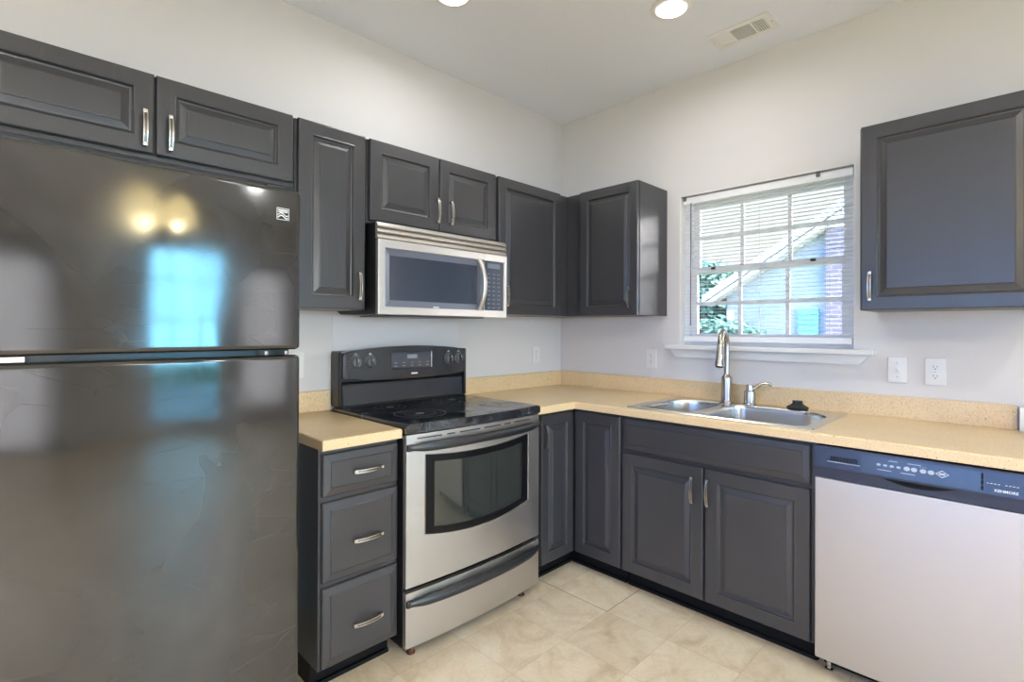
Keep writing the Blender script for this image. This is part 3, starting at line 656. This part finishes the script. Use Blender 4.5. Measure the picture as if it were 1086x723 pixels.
# ------------------------------------------------------------------ range
RC, RH = -1.334, 0.381
rg = thing('range', PA(RC, 0.34, 0), 'stainless electric range with black glass cooktop and oven window', 'range')
X0, X1 = RC - RH, RC + RH
def tt(u): return (u - RC) / RH
us = [X0 + (X1 - X0) * k / 32 for k in range(33)]
b = NB()
box(b, PA, X0, X0 + .02, 0.02, 0.640, 0.045, 0.891, 0.002); box(b, PA, X1 - .02, X1, 0.02, 0.640, 0.045, 0.891, 0.002)
box(b, PA, X0 + .02, X1 - .02, 0.02, 0.04, 0.045, 0.891); box(b, PA, X0 + .02, X1 - .02, 0.04, 0.62, 0.045, 0.06)
box(b, PA, X0 + .02, X1 - .02, 0.6, 0.64, 0.268, 0.284)
obj('body', b, m_black, rg)
for u in (X0 + .05, X1 - .08):
    for w_ in (0.08, 0.625):
        b = NB(); lathe(b, PA(u, w_, 0.0005), (0, 0, 1), [(.017, 0), (.018, .006), (.010, .010), (.010, .0445), (.001, .0446)], 12); tag(obj('leveling_foot', b, m_rust, rg), 'rusty levelling foot')
def wf(u, v): return 0.665 + 0.020 * (1 - tt(u) ** 2)
wu0, wu1 = -1.632, -1.036
def wt(u): return 0.782 + 0.022 * ((u - RC) / .3) ** 2 * 0 + 0.0 + 0.020 * ((u - RC) / .3) ** 2
def wb(u): return 0.480 - 0.034 * (1 - ((u - RC) / .3) ** 2)
ud = sorted(set([round(x, 5) for x in us] + [wu0, wu1])); ud = [u for k, u in enumerate(ud) if k == 0 or u - ud[k - 1] > 1e-3]
b = NB(); bowslab(b, PA, ud, [lambda u: 0.286, wb, wt, lambda u: 0.886], wf, 0.022, lambda u, j: j == 1 and wu0 < u < wu1); od = obj('oven_door', b, m_steel, rg, smooth=40)
gu0, gu1 = -1.588, -1.080; uw = [u for u in ud if wu0 - 1e-6 <= u <= wu1 + 1e-6]; uw = sorted(set(uw + [gu0, gu1]))
b = NB(); bowslab(b, PA, uw, [lambda u: wb(u) + .001, lambda u: wb(u) + .030, lambda u: wt(u) - .030, lambda u: wt(u) - .001], lambda u, v: wf(u, v) - 0.001, 0.016, lambda u, j: j == 1 and gu0 < u < gu1); obj('window_border', b, m_border, od, smooth=40)
b = NB(); ug = [u for u in uw if gu0 - 1e-6 <= u <= gu1 + 1e-6]; bowslab(b, PA, ug, [lambda u: wb(u) + .030, lambda u: wt(u) - .030], lambda u, v: wf(u, v) - 0.004, 0.004); obj('window_glass', b, m_ovenglass, od, smooth=40)
b = NB()     # bright bead round the window
def bead(fn, a0, a1, n=18): tube(b, [PA(a0 + (a1 - a0) * k / n, wf(a0 + (a1 - a0) * k / n, 0) - .0005, fn(a0 + (a1 - a0) * k / n)) for k in range(n + 1)], 0.0022, 6)
bead(wb, wu0, wu1); bead(wt, wu0, wu1)
for u in (wu0, wu1): tube(b, [PA(u, wf(u, 0) - .0005, wb(u)), PA(u, wf(u, 0) - .0005, wt(u))], 0.0022, 6)
obj('window_bead', b, m_nickel, od)
b = NB(); zc = 0.866      # vent slots in the top of the door
for a0, a1 in ((-.335, -.22), (-.195, -.155), (-.13, -.02), (.005, .105), (.13, .17), (.195, .31)):
    a = [RC + a0 + (a1 - a0) * k / 6 for k in range(7)]
    bowslab(b, PA, a, [lambda u: zc, lambda u: zc + .006], lambda u, v: wf(u, v) + .0006, 0.001)
obj('vent_slot', b, m_slot, od, smooth=0)
def barhandle(z, ends, out, h, dpt, parent, mats, ww):
    b = NB(); n = 30; path = []
    for k in range(n + 1):
        s = -1 + 2 * k / n; path.append(PA(RC + s * ends, ww + out * (1 - abs(s) ** 2.6) + 0.006, z))
    rad = [h * (0.55 + 0.45 * min(1, 6 * (1 - abs(-1 + 2 * k / n)))) for k in range(n + 1)]
    tube(b, path, rad, 14, 0, dpt, (0, 0, 1))
    for s in (-1, 1): box(b, PA, RC + s * ends - .014, RC + s * ends + .014, ww - .012, ww + .010, z - h * .7, z + h * .7, 0.004)
    return obj('handle', b, mats, parent)
m_handle = mat('dark_steel', (0.07, 0.071, 0.075), 0.36, 0.8)
barhandle(0.836, 0.366, 0.045, 0.0195, 0.7, od, m_handle, 0.667)
b = NB(); bowslab(b, PA, us, [lambda u: 0.050, lambda u: 0.160, lambda u: 0.266], wf, 0.022); dw_ = obj('storage_drawer', b, m_steel, rg, smooth=40)
barhandle(0.224, 0.366, 0.040, 0.0200, 0.7, dw_, m_handle, 0.667)
b = NB()      # oven cavity with two racks
cv = (X0 + .06, X1 - .06, 0.08, 0.632, 0.33, 0.84)
for a in ((cv[0], cv[0] + .004, cv[2], cv[3], cv[4], cv[5]), (cv[1] - .004, cv[1], cv[2], cv[3], cv[4], cv[5]), (cv[0], cv[1], cv[2], cv[2] + .004, cv[4], cv[5]), (cv[0], cv[1], cv[2], cv[3], cv[4], cv[4] + .004), (cv[0], cv[1], cv[2], cv[3], cv[5] - .004, cv[5])): box(b, PA, *a)
obj('oven_cavity', b, m_enamel, rg, smooth=0)
for z in (0.52, 0.655):
    b = NB()
    for k in range(15): u = cv[0] + .03 + (cv[1] - cv[0] - .06) * k / 14; tube(b, [PA(u, .12, z), PA(u, .60, z)], 0.0022, 6)
    for w_ in (.12, .36, .60): tube(b, [PA(cv[0] + .008, w_, z), PA(cv[1] - .008, w_, z)], 0.003, 6)
    obj('oven_rack', b, m_wire, rg)
# cooktop
def cf(u): return 0.672 + 0.026 * (1 - tt(u) ** 2)
b = NB(); pr = [(X0 - .004 + (X1 - X0 + .008) * k / 24) for k in range(25)]
pts = [(pr[0], 0.03)] + [(u, cf(max(min(u, X1), X0))) for u in pr] + [(pr[-1], 0.03)]
prism(b, PA, pts, 'uw', 0.8925, 0.930)
bmesh.ops.bevel(b, geom=[e for e in b.edges if all(v.co.z > .929 for v in e.verts)], offset=0.014, segments=5, profile=0.5, affect='EDGES')
ck = obj('cooktop', b, m_cook, rg, smooth=40)
def burner(u, w_, r):
    b = NB(); n = 40
    for r0, r1 in ((r, r - .003), (r * .62, r * .62 - .002), (.02, 0.0)):
        if r1 <= 0: prism(b, PA, [(u + r0 * cos(2 * pi * k / n), w_ + r0 * sin(2 * pi * k / n)) for k in range(n)], 'uw', 0.9302, 0.9306); continue
        a = [b.verts.new(PA(u + r0 * cos(2 * pi * k / n), w_ + r0 * sin(2 * pi * k / n), 0.9305)) for k in range(n)]
        c = [b.verts.new(PA(u + r1 * cos(2 * pi * k / n), w_ + r1 * sin(2 * pi * k / n), 0.9305)) for k in range(n)]
        for k in range(n): b.faces.new((a[k], a[(k + 1) % n], c[(k + 1) % n], c[k]))
    return obj('burner', b, m_ringp, ck, smooth=0)
m_ringp = mat('burner_ring', (0.16, 0.16, 0.17), 0.4)
burner(-1.52, 0.47, 0.115); burner(-1.15, 0.47, 0.09); burner(-1.52, 0.22, 0.075); burner(-1.15, 0.22, 0.105)
# backguard
b = NB(); prism(b, PA, [(.005, .931), (.086, .931), (.078, 1.036), (.060, 1.048), (.056, 1.185), (.03, 1.196), (.005, 1.196)], 'wv', X0 + .004, X1 - .004)
for s in (-1, 1):
    u = RC + s * (RH - .006); box(b, PA, u - .008, u + .008, 0.006, 0.098, 0.932, 1.196, 0.010, 4)
bgd = obj('backguard', b, m_black, rg)
b = NB(); prism(b, PA, [(.0868, .940), (.0900, .940), (.0815, 1.030), (.0785, 1.030)], 'wv', X0 + .022, X1 - .022); obj('lower_panel', b, m_blackglass, bgd)
pu = [X0 + .014 + (X1 - X0 - .028) * k / 28 for k in range(29)]
def ptop(u): return 1.192 + 0.026 * (1 - tt(u) ** 2) - 0.010 * abs(tt(u)) ** 14
def pbot(u): return 1.060 - 0.010 * (1 - tt(u) ** 2) + 0.012 * abs(tt(u)) ** 14
def pw(u, v): return 0.104 + 0.014 * (1 - tt(u) ** 2) - 0.05 * (v - 1.06) ** 1 * 0.5 - 0.003 * abs(tt(u)) ** 12
rows = [pbot] + [(lambda q: (lambda u: pbot(u) + (ptop(u) - pbot(u)) * q))(q) for q in (.06, .3, .6, .9)] + [ptop]
b = NB(); bowslab(b, PA, pu, rows, pw, 0.042)
bmesh.ops.bevel(b, geom=[e for e in b.edges if len(e.link_faces) == 2 and e.calc_face_angle(0) > 1.0], offset=0.006, segments=3, affect='EDGES')
cp = obj('control_panel', b, m_blackglass, rg, smooth=40)
for u, z in ((-1.640, 1.143), (-1.566, 1.143), (-1.092, 1.143), (-1.018, 1.143)):
    b = NB(); w0 = pw(u, z); nrm = Vector((0, -1, 0.03)).normalized()
    lathe(b, PA(u, w0 + .0005, z), nrm, [(.0290, 0), (.0290, .004), (.025, .007), (.0235, .016), (.021, .019), (.001, .0195)], 28)
    box(b, PA, u - .007, u + .007, w0 + .018, w0 + .030, z - .0235, z + .0235, 0.003, 2, 1); kb = obj('knob', b, [m_grey, m_knob], cp)
    b = NB(); box(b, PA, u - .0012, u + .0012, w0 + .0302, w0 + .0308, z + .004, z + .018); obj('pointer_mark', b, m_print, kb)
    b = NB()
    for q in range(11):
        a = math.radians(-220 + 26 * q); box(b, PA, u + .0325 * cos(a) - .001, u + .0325 * cos(a) + .001, w0 + .0004, w0 + .001, z - .0325 * sin(a) - .001, z - .0325 * sin(a) + .001)
    box(b, PA, u - .009, u + .009, w0 + .0002, w0 + .001, z + .036, z + .0385); box(b, PA, u - .002, u + .002, w0 + .0002, w0 + .001, z + .040, z + .045); obj('dial_print', b, m_print, cp, smooth=0)
m_dim = mat('dim_print', (0.25, 0.28, 0.32), .4)
b = NB()
rings(b, PA, -1.452, -1.205, 1.100, 1.188, [(0, .108), (0, pw(RC, 1.14) + .002), (.003, pw(RC, 1.14) + .003), (.006, pw(RC, 1.14) + .0015), (.008, pw(RC, 1.14) + .0015)]); dsp = obj('display', b, m_mwglass, cp, smooth=0)
b = NB(); wq = pw(RC, 1.14) + .0017
for r_ in range(2):
    for k in range(5): box(b, PA, -1.436 + k * .048, -1.418 + k * .048, wq, wq + .0005, 1.114 + r_ * .016, 1.117 + r_ * .016); obj('touch_mark', b, m_dim, dsp, smooth=0); b = NB()
b = NB(); box(b, PA, -1.36, -1.30, wq, wq + .0005, 1.152, 1.172); obj('clock_window', b, m_dim, dsp, smooth=0)
b = NB(); wq = pw(RC, 1.07) + .0006; box(b, PA, RC - .002, RC + .036, wq, wq + .0012, 1.071, 1.079); obj('maker_badge', b, m_print, cp, smooth=0)

# ------------------------------------------------------------------ microwave and splash sheet
MX0, MX1 = -1.6955, -0.9335
mw = thing('microwave', PA(-1.33, 0.2, 1.36), 'stainless over-the-range microwave hanging above the range', 'microwave')
b = NB(); prism(b, PA, [(.003, 1.392), (.06, 1.372), (.384, 1.366), (.384, 1.768), (.003, 1.768)], 'wv', MX0 + .004, MX1 - .004); obj('body', b, m_black, mw, smooth=0)
b = NB()
for k in range(3):
    z = 1.696 + k * .0245; prism(b, PA, [(.384, z), (.402, z + .001), (.405, z + .006), (.398, z + .019), (.392, z + .0235), (.384, z + .0235)], 'wv', MX0, MX1)
obj('vent_grille', b, m_steel, mw, smooth=25)
sp = -1.092
b = NB()     # door: stainless frame ring with bevelled dark window
def frame(b, u0, u1, v0, v1, w0, w1, l, r, bt, tp, bev=.004):
    box(b, PA, u0, u0 + l, w0, w1, v0, v1, bev); box(b, PA, u1 - r, u1, w0, w1, v0, v1, bev) if r else None
    box(b, PA, u0 + l - .006, u1 - r + (.006 if r else 0), w0, w1, v0, v0 + bt, bev); box(b, PA, u0 + l - .006, u1 - r + (.006 if r else 0), w0, w1, v1 - tp, v1, bev)
frame(b, MX0, sp - .0015, 1.3655, 1.693, 0.3855, 0.410, 0.036, 0, 0.036, 0.036)
md = obj('door', b, m_steel, mw)
b = NB(); rings(b, PA, MX0 + .030, sp - .0015, 1.396, 1.662, [(0, .388), (0, .4045), (.004, .4045), (.030, .397), (.031, .397)]); obj('window_surround', b, m_mwbevel, md, smooth=0)
b = NB(); box(b, PA, MX0 + .0645, sp - .036, .3972, .3985, 1.431, 1.627); obj('window_glass', b, m_mwglass, md, smooth=0)
b = NB(); box(b, PA, -1.405, -1.372, .405, .4062, 1.4035, 1.4085, 0.0005, 1); obj('maker_badge', b, m_print, md, smooth=0)
b = NB(); n = 16
path = [PA(-1.122, .410 + .040 * (1 - (abs(s) ** 2.2)), 1.530 + s * .122) for s in [-1 + 2 * k / n for k in range(n + 1)]]
tube(b, path, [.011] * (n + 1), 12, 0, 1.25, (0, 1, 0))
for s in (-1, 1): box(b, PA, -1.135, -1.109, .398, .414, 1.530 + s * .122 - .010, 1.530 + s * .122 + .010, .003)
obj('handle', b, m_steel, md)
b = NB(); frame(b, sp, MX1, 1.3655, 1.693, 0.3855, 0.410, 0.003, 0.022, 0.036, 0.036, .0014); cpn = obj('control_panel', b, m_steel, mw)
b = NB(); box(b, PA, sp + .002, MX1 - .020, .387, .4065, 1.397, 1.661, .001); kp = obj('keypad', b, m_mwglass, cpn)
b = NB()
for r_ in range(9):
    for k in range(3): box(b, PA, sp + .026 + k * .034, sp + .044 + k * .034, .4066, .4071, 1.412 + r_ * .022, 1.418 + r_ * .022)
box(b, PA, sp + .026, sp + .112, .4066, .4071, 1.620, 1.645); obj('key_print', b, mat('key_print', (.12, .15, .20), .4), kp, smooth=0)
b = NB(); box(b, PA, MX0 + .10, MX1 - .10, .06, .34, 1.3605, 1.3655, .002)
obj('underside_filter', b, m_grey, mw)
b = NB(); box(b, PA, -1.708, -0.937, 0.0008, 0.0035, 0.905, 1.370); tag(obj('splash_sheet', b, m_sheet, None, PA(-1.32, .002, .905)), 'pale sheet metal splash panel on the wall behind the range', 'splash panel')

# ------------------------------------------------------------------ dishwasher
dwt = thing('dishwasher', PB(2.115, .3, 0), 'stainless dishwasher with dark blue control strip, right of the sink cabinet', 'dishwasher')
U0, U1 = 1.8165, 2.4165
b = NB(); box(b, PB, U0 + .003, U1 - .003, 0.03, 0.605, 0.062, 0.868, .002); obj('body', b, m_black, dwt)
b = NB(); box(b, PB, U0 + .001, U1 - .001, 0.606, 0.652, 0.066, 0.7485, 0.004, 3); ddr = obj('door', b, m_steel, dwt)
b = NB(); prism(b, PB, [(.606, .750), (.650, .750), (.652, .786), (.606, .786)], 'wv', U0 + .001, U1 - .001)
obj('door_rail', b, m_dwpanel, dwt)
b = NB(); pu_ = [U0 + .001 + (U1 - U0 - .002) * k / 24 for k in range(25)]; uc = 2.130
def pb_(u): return 0.7885 + (0.0 if abs(u - uc) > .11 else -0.0)
prism(b, PB, [(.606, .788), (.662, .788), (.664, .796), (.657, .862), (.652, .869), (.606, .869)], 'wv', U0 + .001, U1 - .001); dcp = obj('control_strip', b, m_dwpanel, dwt)
def PBt(u, w_, v): return PB(u, .6645 - (v - .796) * (.007 / .066) + w_, v)      # on the tilted strip
b = NB(); n = 20; a = [(uc - .108 + .216 * k / n, .789 + .0005) for k in range(n + 1)]; c_ = [(x, .789 - .021 * (1 - ((x - uc) / .108) ** 2)) for x, y in a]
prism(b, PB, a + c_[::-1][1:-1], 'uv', .6512, .6528); obj('grip_pocket', b, m_dark, dwt, smooth=0)
b = NB()
for k in range(9):
    for r_ in range(2): box(b, PBt, 1.873 + k * .0098, 1.880 + k * .0098, 0, .0006, .822 + r_ * .0085, .8285 + r_ * .0085)
vg = obj('steam_vent', b, m_dark, dcp, smooth=0)
b = NB(); box(b, PBt, 1.862, 1.967, 0, .0022, .8155, .8185); obj('vent_lip', b, mat('vent_lip', (.30, .32, .36), .3), dcp, smooth=0)
b = NB(); box(b, PBt, 1.971, 2.30, 0, .0009, .7975, .8585); obj('fascia_overlay', b, mat('overlay_blue', (.034, .044, .075), .2, spec=.55), dcp, smooth=0)
b = NB()
for u in (2.022, 2.041, 2.060, 2.079): ell(b, PBt, u, .833, .001, .0065, .0040)
for u in (2.102, 2.122, 2.146, 2.167): ell(b, PBt, u, .833, .001, .0088, .0072)
for u in (2.139, 2.146, 2.153): box(b, PBt, u - .001, u + .001, .001, .0014, .8445, .8465)
for u0, u1, z in ((2.050, 2.076, .849), (2.104, 2.140, .849), (2.018, 2.060, .815), (2.085, 2.125, .815)): box(b, PBt, u0, u1, .001, .0014, z, z + .0022)
obj('button_print', b, mat('button_print', (.45, .49, .55), .45), dcp, smooth=0)
b = NB()
for s0, s1 in ((.0, .003),):
    cu_, cv_ = 2.196, .833; q = [(cu_ - .018, cv_), (cu_, cv_ + .0115), (cu_ + .018, cv_), (cu_, cv_ - .0115)]; q2 = [(cu_ + (x - cu_) * .84, cv_ + (y - cv_) * .82) for x, y in q]
    A_ = [b.verts.new(PBt(x, .0016, y)) for x, y in q]; B_ = [b.verts.new(PBt(x, .0016, y)) for x, y in q2]
    for k in range(4): b.faces.new((A_[k], A_[(k + 1) % 4], B_[(k + 1) % 4], B_[k]))
    box(b, PBt, cu_ - .008, cu_ + .008, .001, .0015, cv_ - .002, cv_ + .002)
obj('diamond_mark', b, m_print, dcp, smooth=0)
b = NB()
for z0, z1 in ((.8045, .8175), (.8215, .8345), (.8375, .8560)): box(b, PBt, 2.291, 2.297, .0006, .0016, z0, z1)
obj('latch_mark', b, m_dark, dcp, smooth=0)
b = NB(); text(b, PBt, 'KENMORE', 2.322, .8055, .0008, .0085, bold=True)
for k in range(9): box(b, PBt, 2.304 + k * .0085, 2.3095 + k * .0085, .0006, .001, .8275, .8292) if k != 4 else None
obj('maker_lettering', b, m_print, dcp, smooth=0)
b = NB(); box(b, PB, U0 + .012, U1 - .012, .50, .570, .012, .0615, .002); obj('toe_panel', b, m_dark, dwt)
for u in (U0 + .035, U1 - .035):
    b = NB(); lathe(b, PB(u, .590, .0005), (0, 0, 1), [(.014, 0), (.014, .006), (.008, .009), (.008, .0610), (.001, .0612)], 12); obj('leveling_foot', b, m_nickel, dwt)

# ------------------------------------------------------------------ blind, outlets, switch, ceiling fittings
bl = thing('window_blind', PB(1.368, -.02, 1.2165), 'white horizontal mini blind hanging lowered in the kitchen window', 'window blind')
BU0, BU1 = 0.935, 1.802
b = NB(); box(b, PB, BU0, BU1, -.046, -.016, 2.046, 2.086, .002)
hr = obj('headrail', b, m_slat, bl)
b = NB()
for u in (BU0 + .004, BU1 - .155): b = NB(); box(b, PB, u - .002, u + .016, -.0155, -.010, 2.066, 2.090, .001); obj('bracket', b, m_grey, hr)
b = NB(); ns = 38
for k in range(ns):
    z = 1.286 + k * 0.0200; prof = []
    for q in range(5): a = -1 + q / 2; prof.append((-.031 + .0120 * a, z + .0012 * (1 - a * a) + .0001 * a))
    V0 = [b.verts.new(PB(BU0 + .004, p, v)) for p, v in prof]; V1 = [b.verts.new(PB(BU1 - .004, p, v)) for p, v in prof]
    for q in range(4): b.faces.new((V0[q], V0[q + 1], V1[q + 1], V1[q]))
    V2 = [b.verts.new(PB(BU0 + .004, p, v - .0005)) for p, v in prof]; V3 = [b.verts.new(PB(BU1 - .004, p, v - .0005)) for p, v in prof]
    for q in range(4): b.faces.new((V2[q + 1], V2[q], V3[q], V3[q + 1]))
    for A_, B_ in ((V0[0], V2[0]), ): pass
    b.faces.new((V0[0], V1[0], V3[0], V2[0])); b.faces.new((V0[4], V2[4], V3[4], V1[4]))
obj('slats', b, m_slat, bl, smooth=60)
b = NB(); box(b, PB, BU0 + .002, BU1 - .002, -.044, -.018, 1.236, 1.268, .004, 3); obj('bottom_rail', b, m_slat, bl)
for u in (1.05, 1.372, 1.69):
    b = NB()
    for w_ in (-.0445, -.0175): tube(b, [PB(u, w_, 1.268), PB(u, w_, 2.046)], .0007, 5)
    obj('ladder_cord', b, m_white, bl)
b = NB(); tube(b, [PB(.985, -.012, 2.05), PB(.985, -.010, 1.33)], .0032, 8); obj('tilt_wand', b, m_grey, bl)
b = NB(); tube(b, [PB(1.372, -.012, 2.05), PB(1.372, -.012, 1.40)], .0011, 6); lathe(b, PB(1.372, -.012, 1.37), (0, 0, 1), [(.005, 0), (.004, .02), (.001, .031)], 10); obj('pull_cord', b, m_white, bl)

def outlet(P, u, v, label, group='duplex outlets'):
    t = thing('wall_outlet', P(u, 0, v), label, 'outlet', group)
    b = NB(); box(b, P, u - .036, u + .036, .0008, .006, v - .058, v + .058, .003, 2); obj('cover_plate', b, m_white, t)
    for dz in (-.020, .020):
        b = NB(); prism(b, P, [(u + .0165 * cos(2 * pi * k / 20), v + dz + .0145 * max(-.85, min(.85, sin(2 * pi * k / 20)))) for k in range(20)], 'uv', .0061, .0078); s = obj('socket', b, m_white, t)
        b = NB(); box(b, P, u - .0075, u - .0055, .0079, .0083, v + dz - .001, v + dz + .007); box(b, P, u + .0055, u + .0075, .0079, .0083, v + dz, v + dz + .006)
        ell(b, P, u, v + dz - .0075, .0079, .0025, .0025, 10, .0004); obj('slot', b, m_slot, s, smooth=0)
    b = NB(); lathe(b, P(u, .006, v), P(0, 1, 0) - P(0, 0, 0), [(.003, 0), (.003, .001), (.0005, .0012)], 10); obj('screw', b, m_nickel, t)
outlet(PA, -0.267, 1.132, 'white outlet on the range wall, between range and room corner')
outlet(PB, 0.734, 1.127, 'white outlet left of the window, below the wall cabinet with the glossy side')
outlet(PB, 2.112, 1.127, 'white outlet under the right-hand wall cabinet, right of the light switch')
outlet(PA, -1.880, 1.135, 'white outlet half hidden behind the refrigerator edge')
t = thing('light_switch', PB(1.979, 0, 1.128), 'white toggle light switch right of the window sill', 'light switch')
b = NB(); box(b, PB, 1.943, 2.015, .0008, .006, 1.070, 1.186, .003, 2); obj('cover_plate', b, m_white, t)
b = NB(); box(b, PB, 1.9735, 1.9845, .0061, .008, 1.116, 1.140, .001); prism(b, PB, [(.008, 1.124), (.018, 1.120), (.019, 1.125), (.008, 1.134)], 'wv', 1.9750, 1.9830); obj('toggle', b, m_white, t)
b = NB()
for z in (1.098, 1.158): b = NB(); lathe(b, PB(1.979, .006, z), (-1, 0, 0), [(.003, 0), (.003, .001), (.0005, .0012)], 10); obj('screw', b, m_nickel, t)

def can(x, y, label, group=None, power=CAN_POWER):
    t = thing('recessed_light', (x, y, HC), label, 'ceiling light', group)
    b = NB(); lathe(b, (x, y, HC - .0005), (0, 0, -1), [(.093, 0), (.092, .004), (.080, .007), (.070, .006), (.066, .002), (.0655, -.0)], 40); obj('trim_ring', b, m_white, t)
    b = NB(); lathe(b, (x, y, HC - .0085), (0, 0, -1), [(.066, 0), (.066, .001), (.001, .0012)], 36); obj('lens', b, m_lens, t)
    ld = bpy.data.lights.new('can_lamp', 'AREA'); ld.shape = 'DISK'; ld.size = .13; ld.energy = power; ld.color = (1, .995, .985); ld.spread = math.radians(170)
    o = bpy.data.objects.new('can_lamp', ld); C.objects.link(o); o.parent = t; o.location = (0, 0, -.012)
can(-0.681, -1.232, 'round recessed ceiling light near the air vent, fully in view')
can(-1.439, -0.588, 'round recessed ceiling light cut by the top edge, above the range')
for x, y in ((-3.5, -2.7), (-1.7, -3.3), (-3.9, -1.6), (-3.9, -4.2), (-1.0, -5.0)): can(x, y, 'unseen round recessed ceiling light added behind the camera as fill', 'added fill lights behind the camera', REAR_FILL_POWER)  # added out-of-view fill lamps, brighten the kitchen from behind

vt = thing('ceiling_vent', (-.262, -1.39, HC), 'white rectangular air vent in the ceiling near the window wall', 'air vent')
VX0, VX1, VY0, VY1 = -.345, -.178, -1.540, -1.240; zc = HC
b = NB(); zf = zc - .006
for a in ((VX0, VX0 + .030, VY0, VY1), (VX1 - .030, VX1, VY0, VY1), (VX0 + .03, VX1 - .03, VY0, VY0 + .035), (VX0 + .03, VX1 - .03, VY1 - .035, VY1), (VX0 + .03, VX1 - .03, -1.452, -1.440), (VX0 + .03, VX1 - .03, -1.346, -1.334)):
    box(b, PW, a[0], a[1], a[2], a[3], zf, zc - .0006, .0015)
obj('frame', b, m_white, vt)
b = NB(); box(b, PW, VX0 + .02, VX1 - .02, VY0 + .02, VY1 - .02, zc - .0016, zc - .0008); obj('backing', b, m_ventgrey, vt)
b = NB()
for y0, y1, sgn in ((-1.505, -1.452, -1), (-1.334, -1.275, 1)):
    for k in range(5):
        y = y0 + .006 + (y1 - y0 - .012) * k / 4
        prism(b, PW, [(y - .005 * sgn, zc - .0017), (y + .004 * sgn, zc - .0055), (y + .0055 * sgn, zc - .0055), (y - .0035 * sgn, zc - .0017)], 'wv', VX0 + .031, VX1 - .031)
for k in range(11):
    x = VX0 + .036 + (VX1 - VX0 - .072) * k / 10; box(b, PW, x - .0012, x + .0012, -1.440, -1.346, zc - .0055, zc - .0017)
obj('louver', b, m_white, vt, smooth=0)
b = NB()
for y in (VY0 + .012, VY1 - .012): b = NB(); lathe(b, (-.262, y, zf), (0, 0, -1), [(.004, 0), (.003, .001), (.0005, .0014)], 10); obj('screw', b, m_nickel, vt)

# unidentified white and brown items at the right end of the worktop, simplified
b = NB(); box(b, PB, 2.372, 2.440, .004, .060, CT + .0006, CT + .094, .004); tag(obj('box', b, m_white, None, PB(2.41, .03, CT)), 'unidentified white item at the right end of the worktop, built as a small box', 'box')
b = NB(); lathe(b, PB(2.412, .100, CT + .0005), (0, 0, 1), [(.006, 0), (.018, .003), (.023, .011), (.021, .020), (.012, .027), (.002, .029)], 22); tag(obj('stone', b, m_brown, None, PB(2.41, .1, CT)), 'small rounded brown object beside the white box on the worktop', 'stone')

m_sheer = mat('sheer_fabric', (0.80, 0.80, 0.80), 0.8)
def b_sheer(nt, b):
    t = nt.nodes.new('ShaderNodeBsdfTranslucent'); t.inputs[0].default_value = (.92, .93, .95, 1); x = nt.nodes.new('ShaderNodeMixShader'); x.inputs[0].default_value = .8
    o = nt.nodes['Material Output']; nt.links.new(b.outputs[0], x.inputs[1]); nt.links.new(t.outputs[0], x.inputs[2]); nt.links.new(x.outputs[0], o.inputs[0])
b_sheer(m_sheer.node_tree, m_sheer.node_tree.nodes['Principled BSDF'])
b = NB(); n = 150; u_ = [-3.30 + 1.00 * k / n for k in range(n + 1)]
bowslab(b, PR, u_, [lambda u: .03, lambda u: 1.1, lambda u: 2.26], lambda u, v: .075 + .022 * sin((u + 3.30) * 85), .001)
tag(obj('curtain', b, m_sheer, None, PR(-2.80, .07, .03)), 'unseen white sheer curtain added by the sliding door for a pale refrigerator reflection', 'curtain')  # made-up panel, gives the pale left column in the fridge doors
b = NB(); n = 90; u_ = [-.76 + .70 * k / n for k in range(n + 1)]
bowslab(b, PR, u_, [lambda u: .15, lambda u: 1.1, lambda u: 2.2], lambda u, v: .075 + .022 * sin((u + .76) * 80), .001)
tag(obj('curtain', b, m_sheer, None, PR(-.41, .07, .15)), 'unseen white sheer curtain added over the corner window to soften its reflection', 'curtain')  # made-up panel, dims the corner window in the fridge reflection
# chandelier over the dining area behind the camera (seen in the refrigerator door)
cx, cy = -2.10, -3.65
ch = thing('chandelier', (cx, cy, HC), 'warm-lit chandelier with glass shades reflected in the freezer door', 'chandelier')
b = NB(); lathe(b, (cx, cy, HC - .0005), (0, 0, -1), [(.065, 0), (.06, .02), (.02, .035), (.008, .04), (.008, .58), (.03, .59), (.035, .64), (.01, .67), (.001, .675)], 20); obj('stem', b, m_brass, ch)
for k in range(3):
    a = 2 * pi * k / 3 + 2.2; dx, dy = cos(a), sin(a); r = .135
    b = NB(); tube(b, [(cx + dx * q, cy + dy * q, HC - z) for q, z in ((.02, .62), (.07, .60), (.11, .555), (r, .535))], .008, 8); obj('arm', b, m_brass, ch)
    b = NB(); lathe(b, (cx + dx * r, cy + dy * r, HC - .53), (0, 0, -1), [(.02, 0), (.045, .02), (.085, .08), (.105, .16), (.112, .22), (.1115, .22), (.103, .16), (.083, .082), (.043, .023), (.002, .01)], 24); sh = obj('shade', b, m_shade, ch)
    b = NB(); lathe(b, (cx + dx * r, cy + dy * r, HC - .58), (0, 0, -1), [(.010, 0), (.014, .08), (.032, .14), (.028, .19), (.001, .215)], 14); obj('bulb', b, m_bulb, sh)
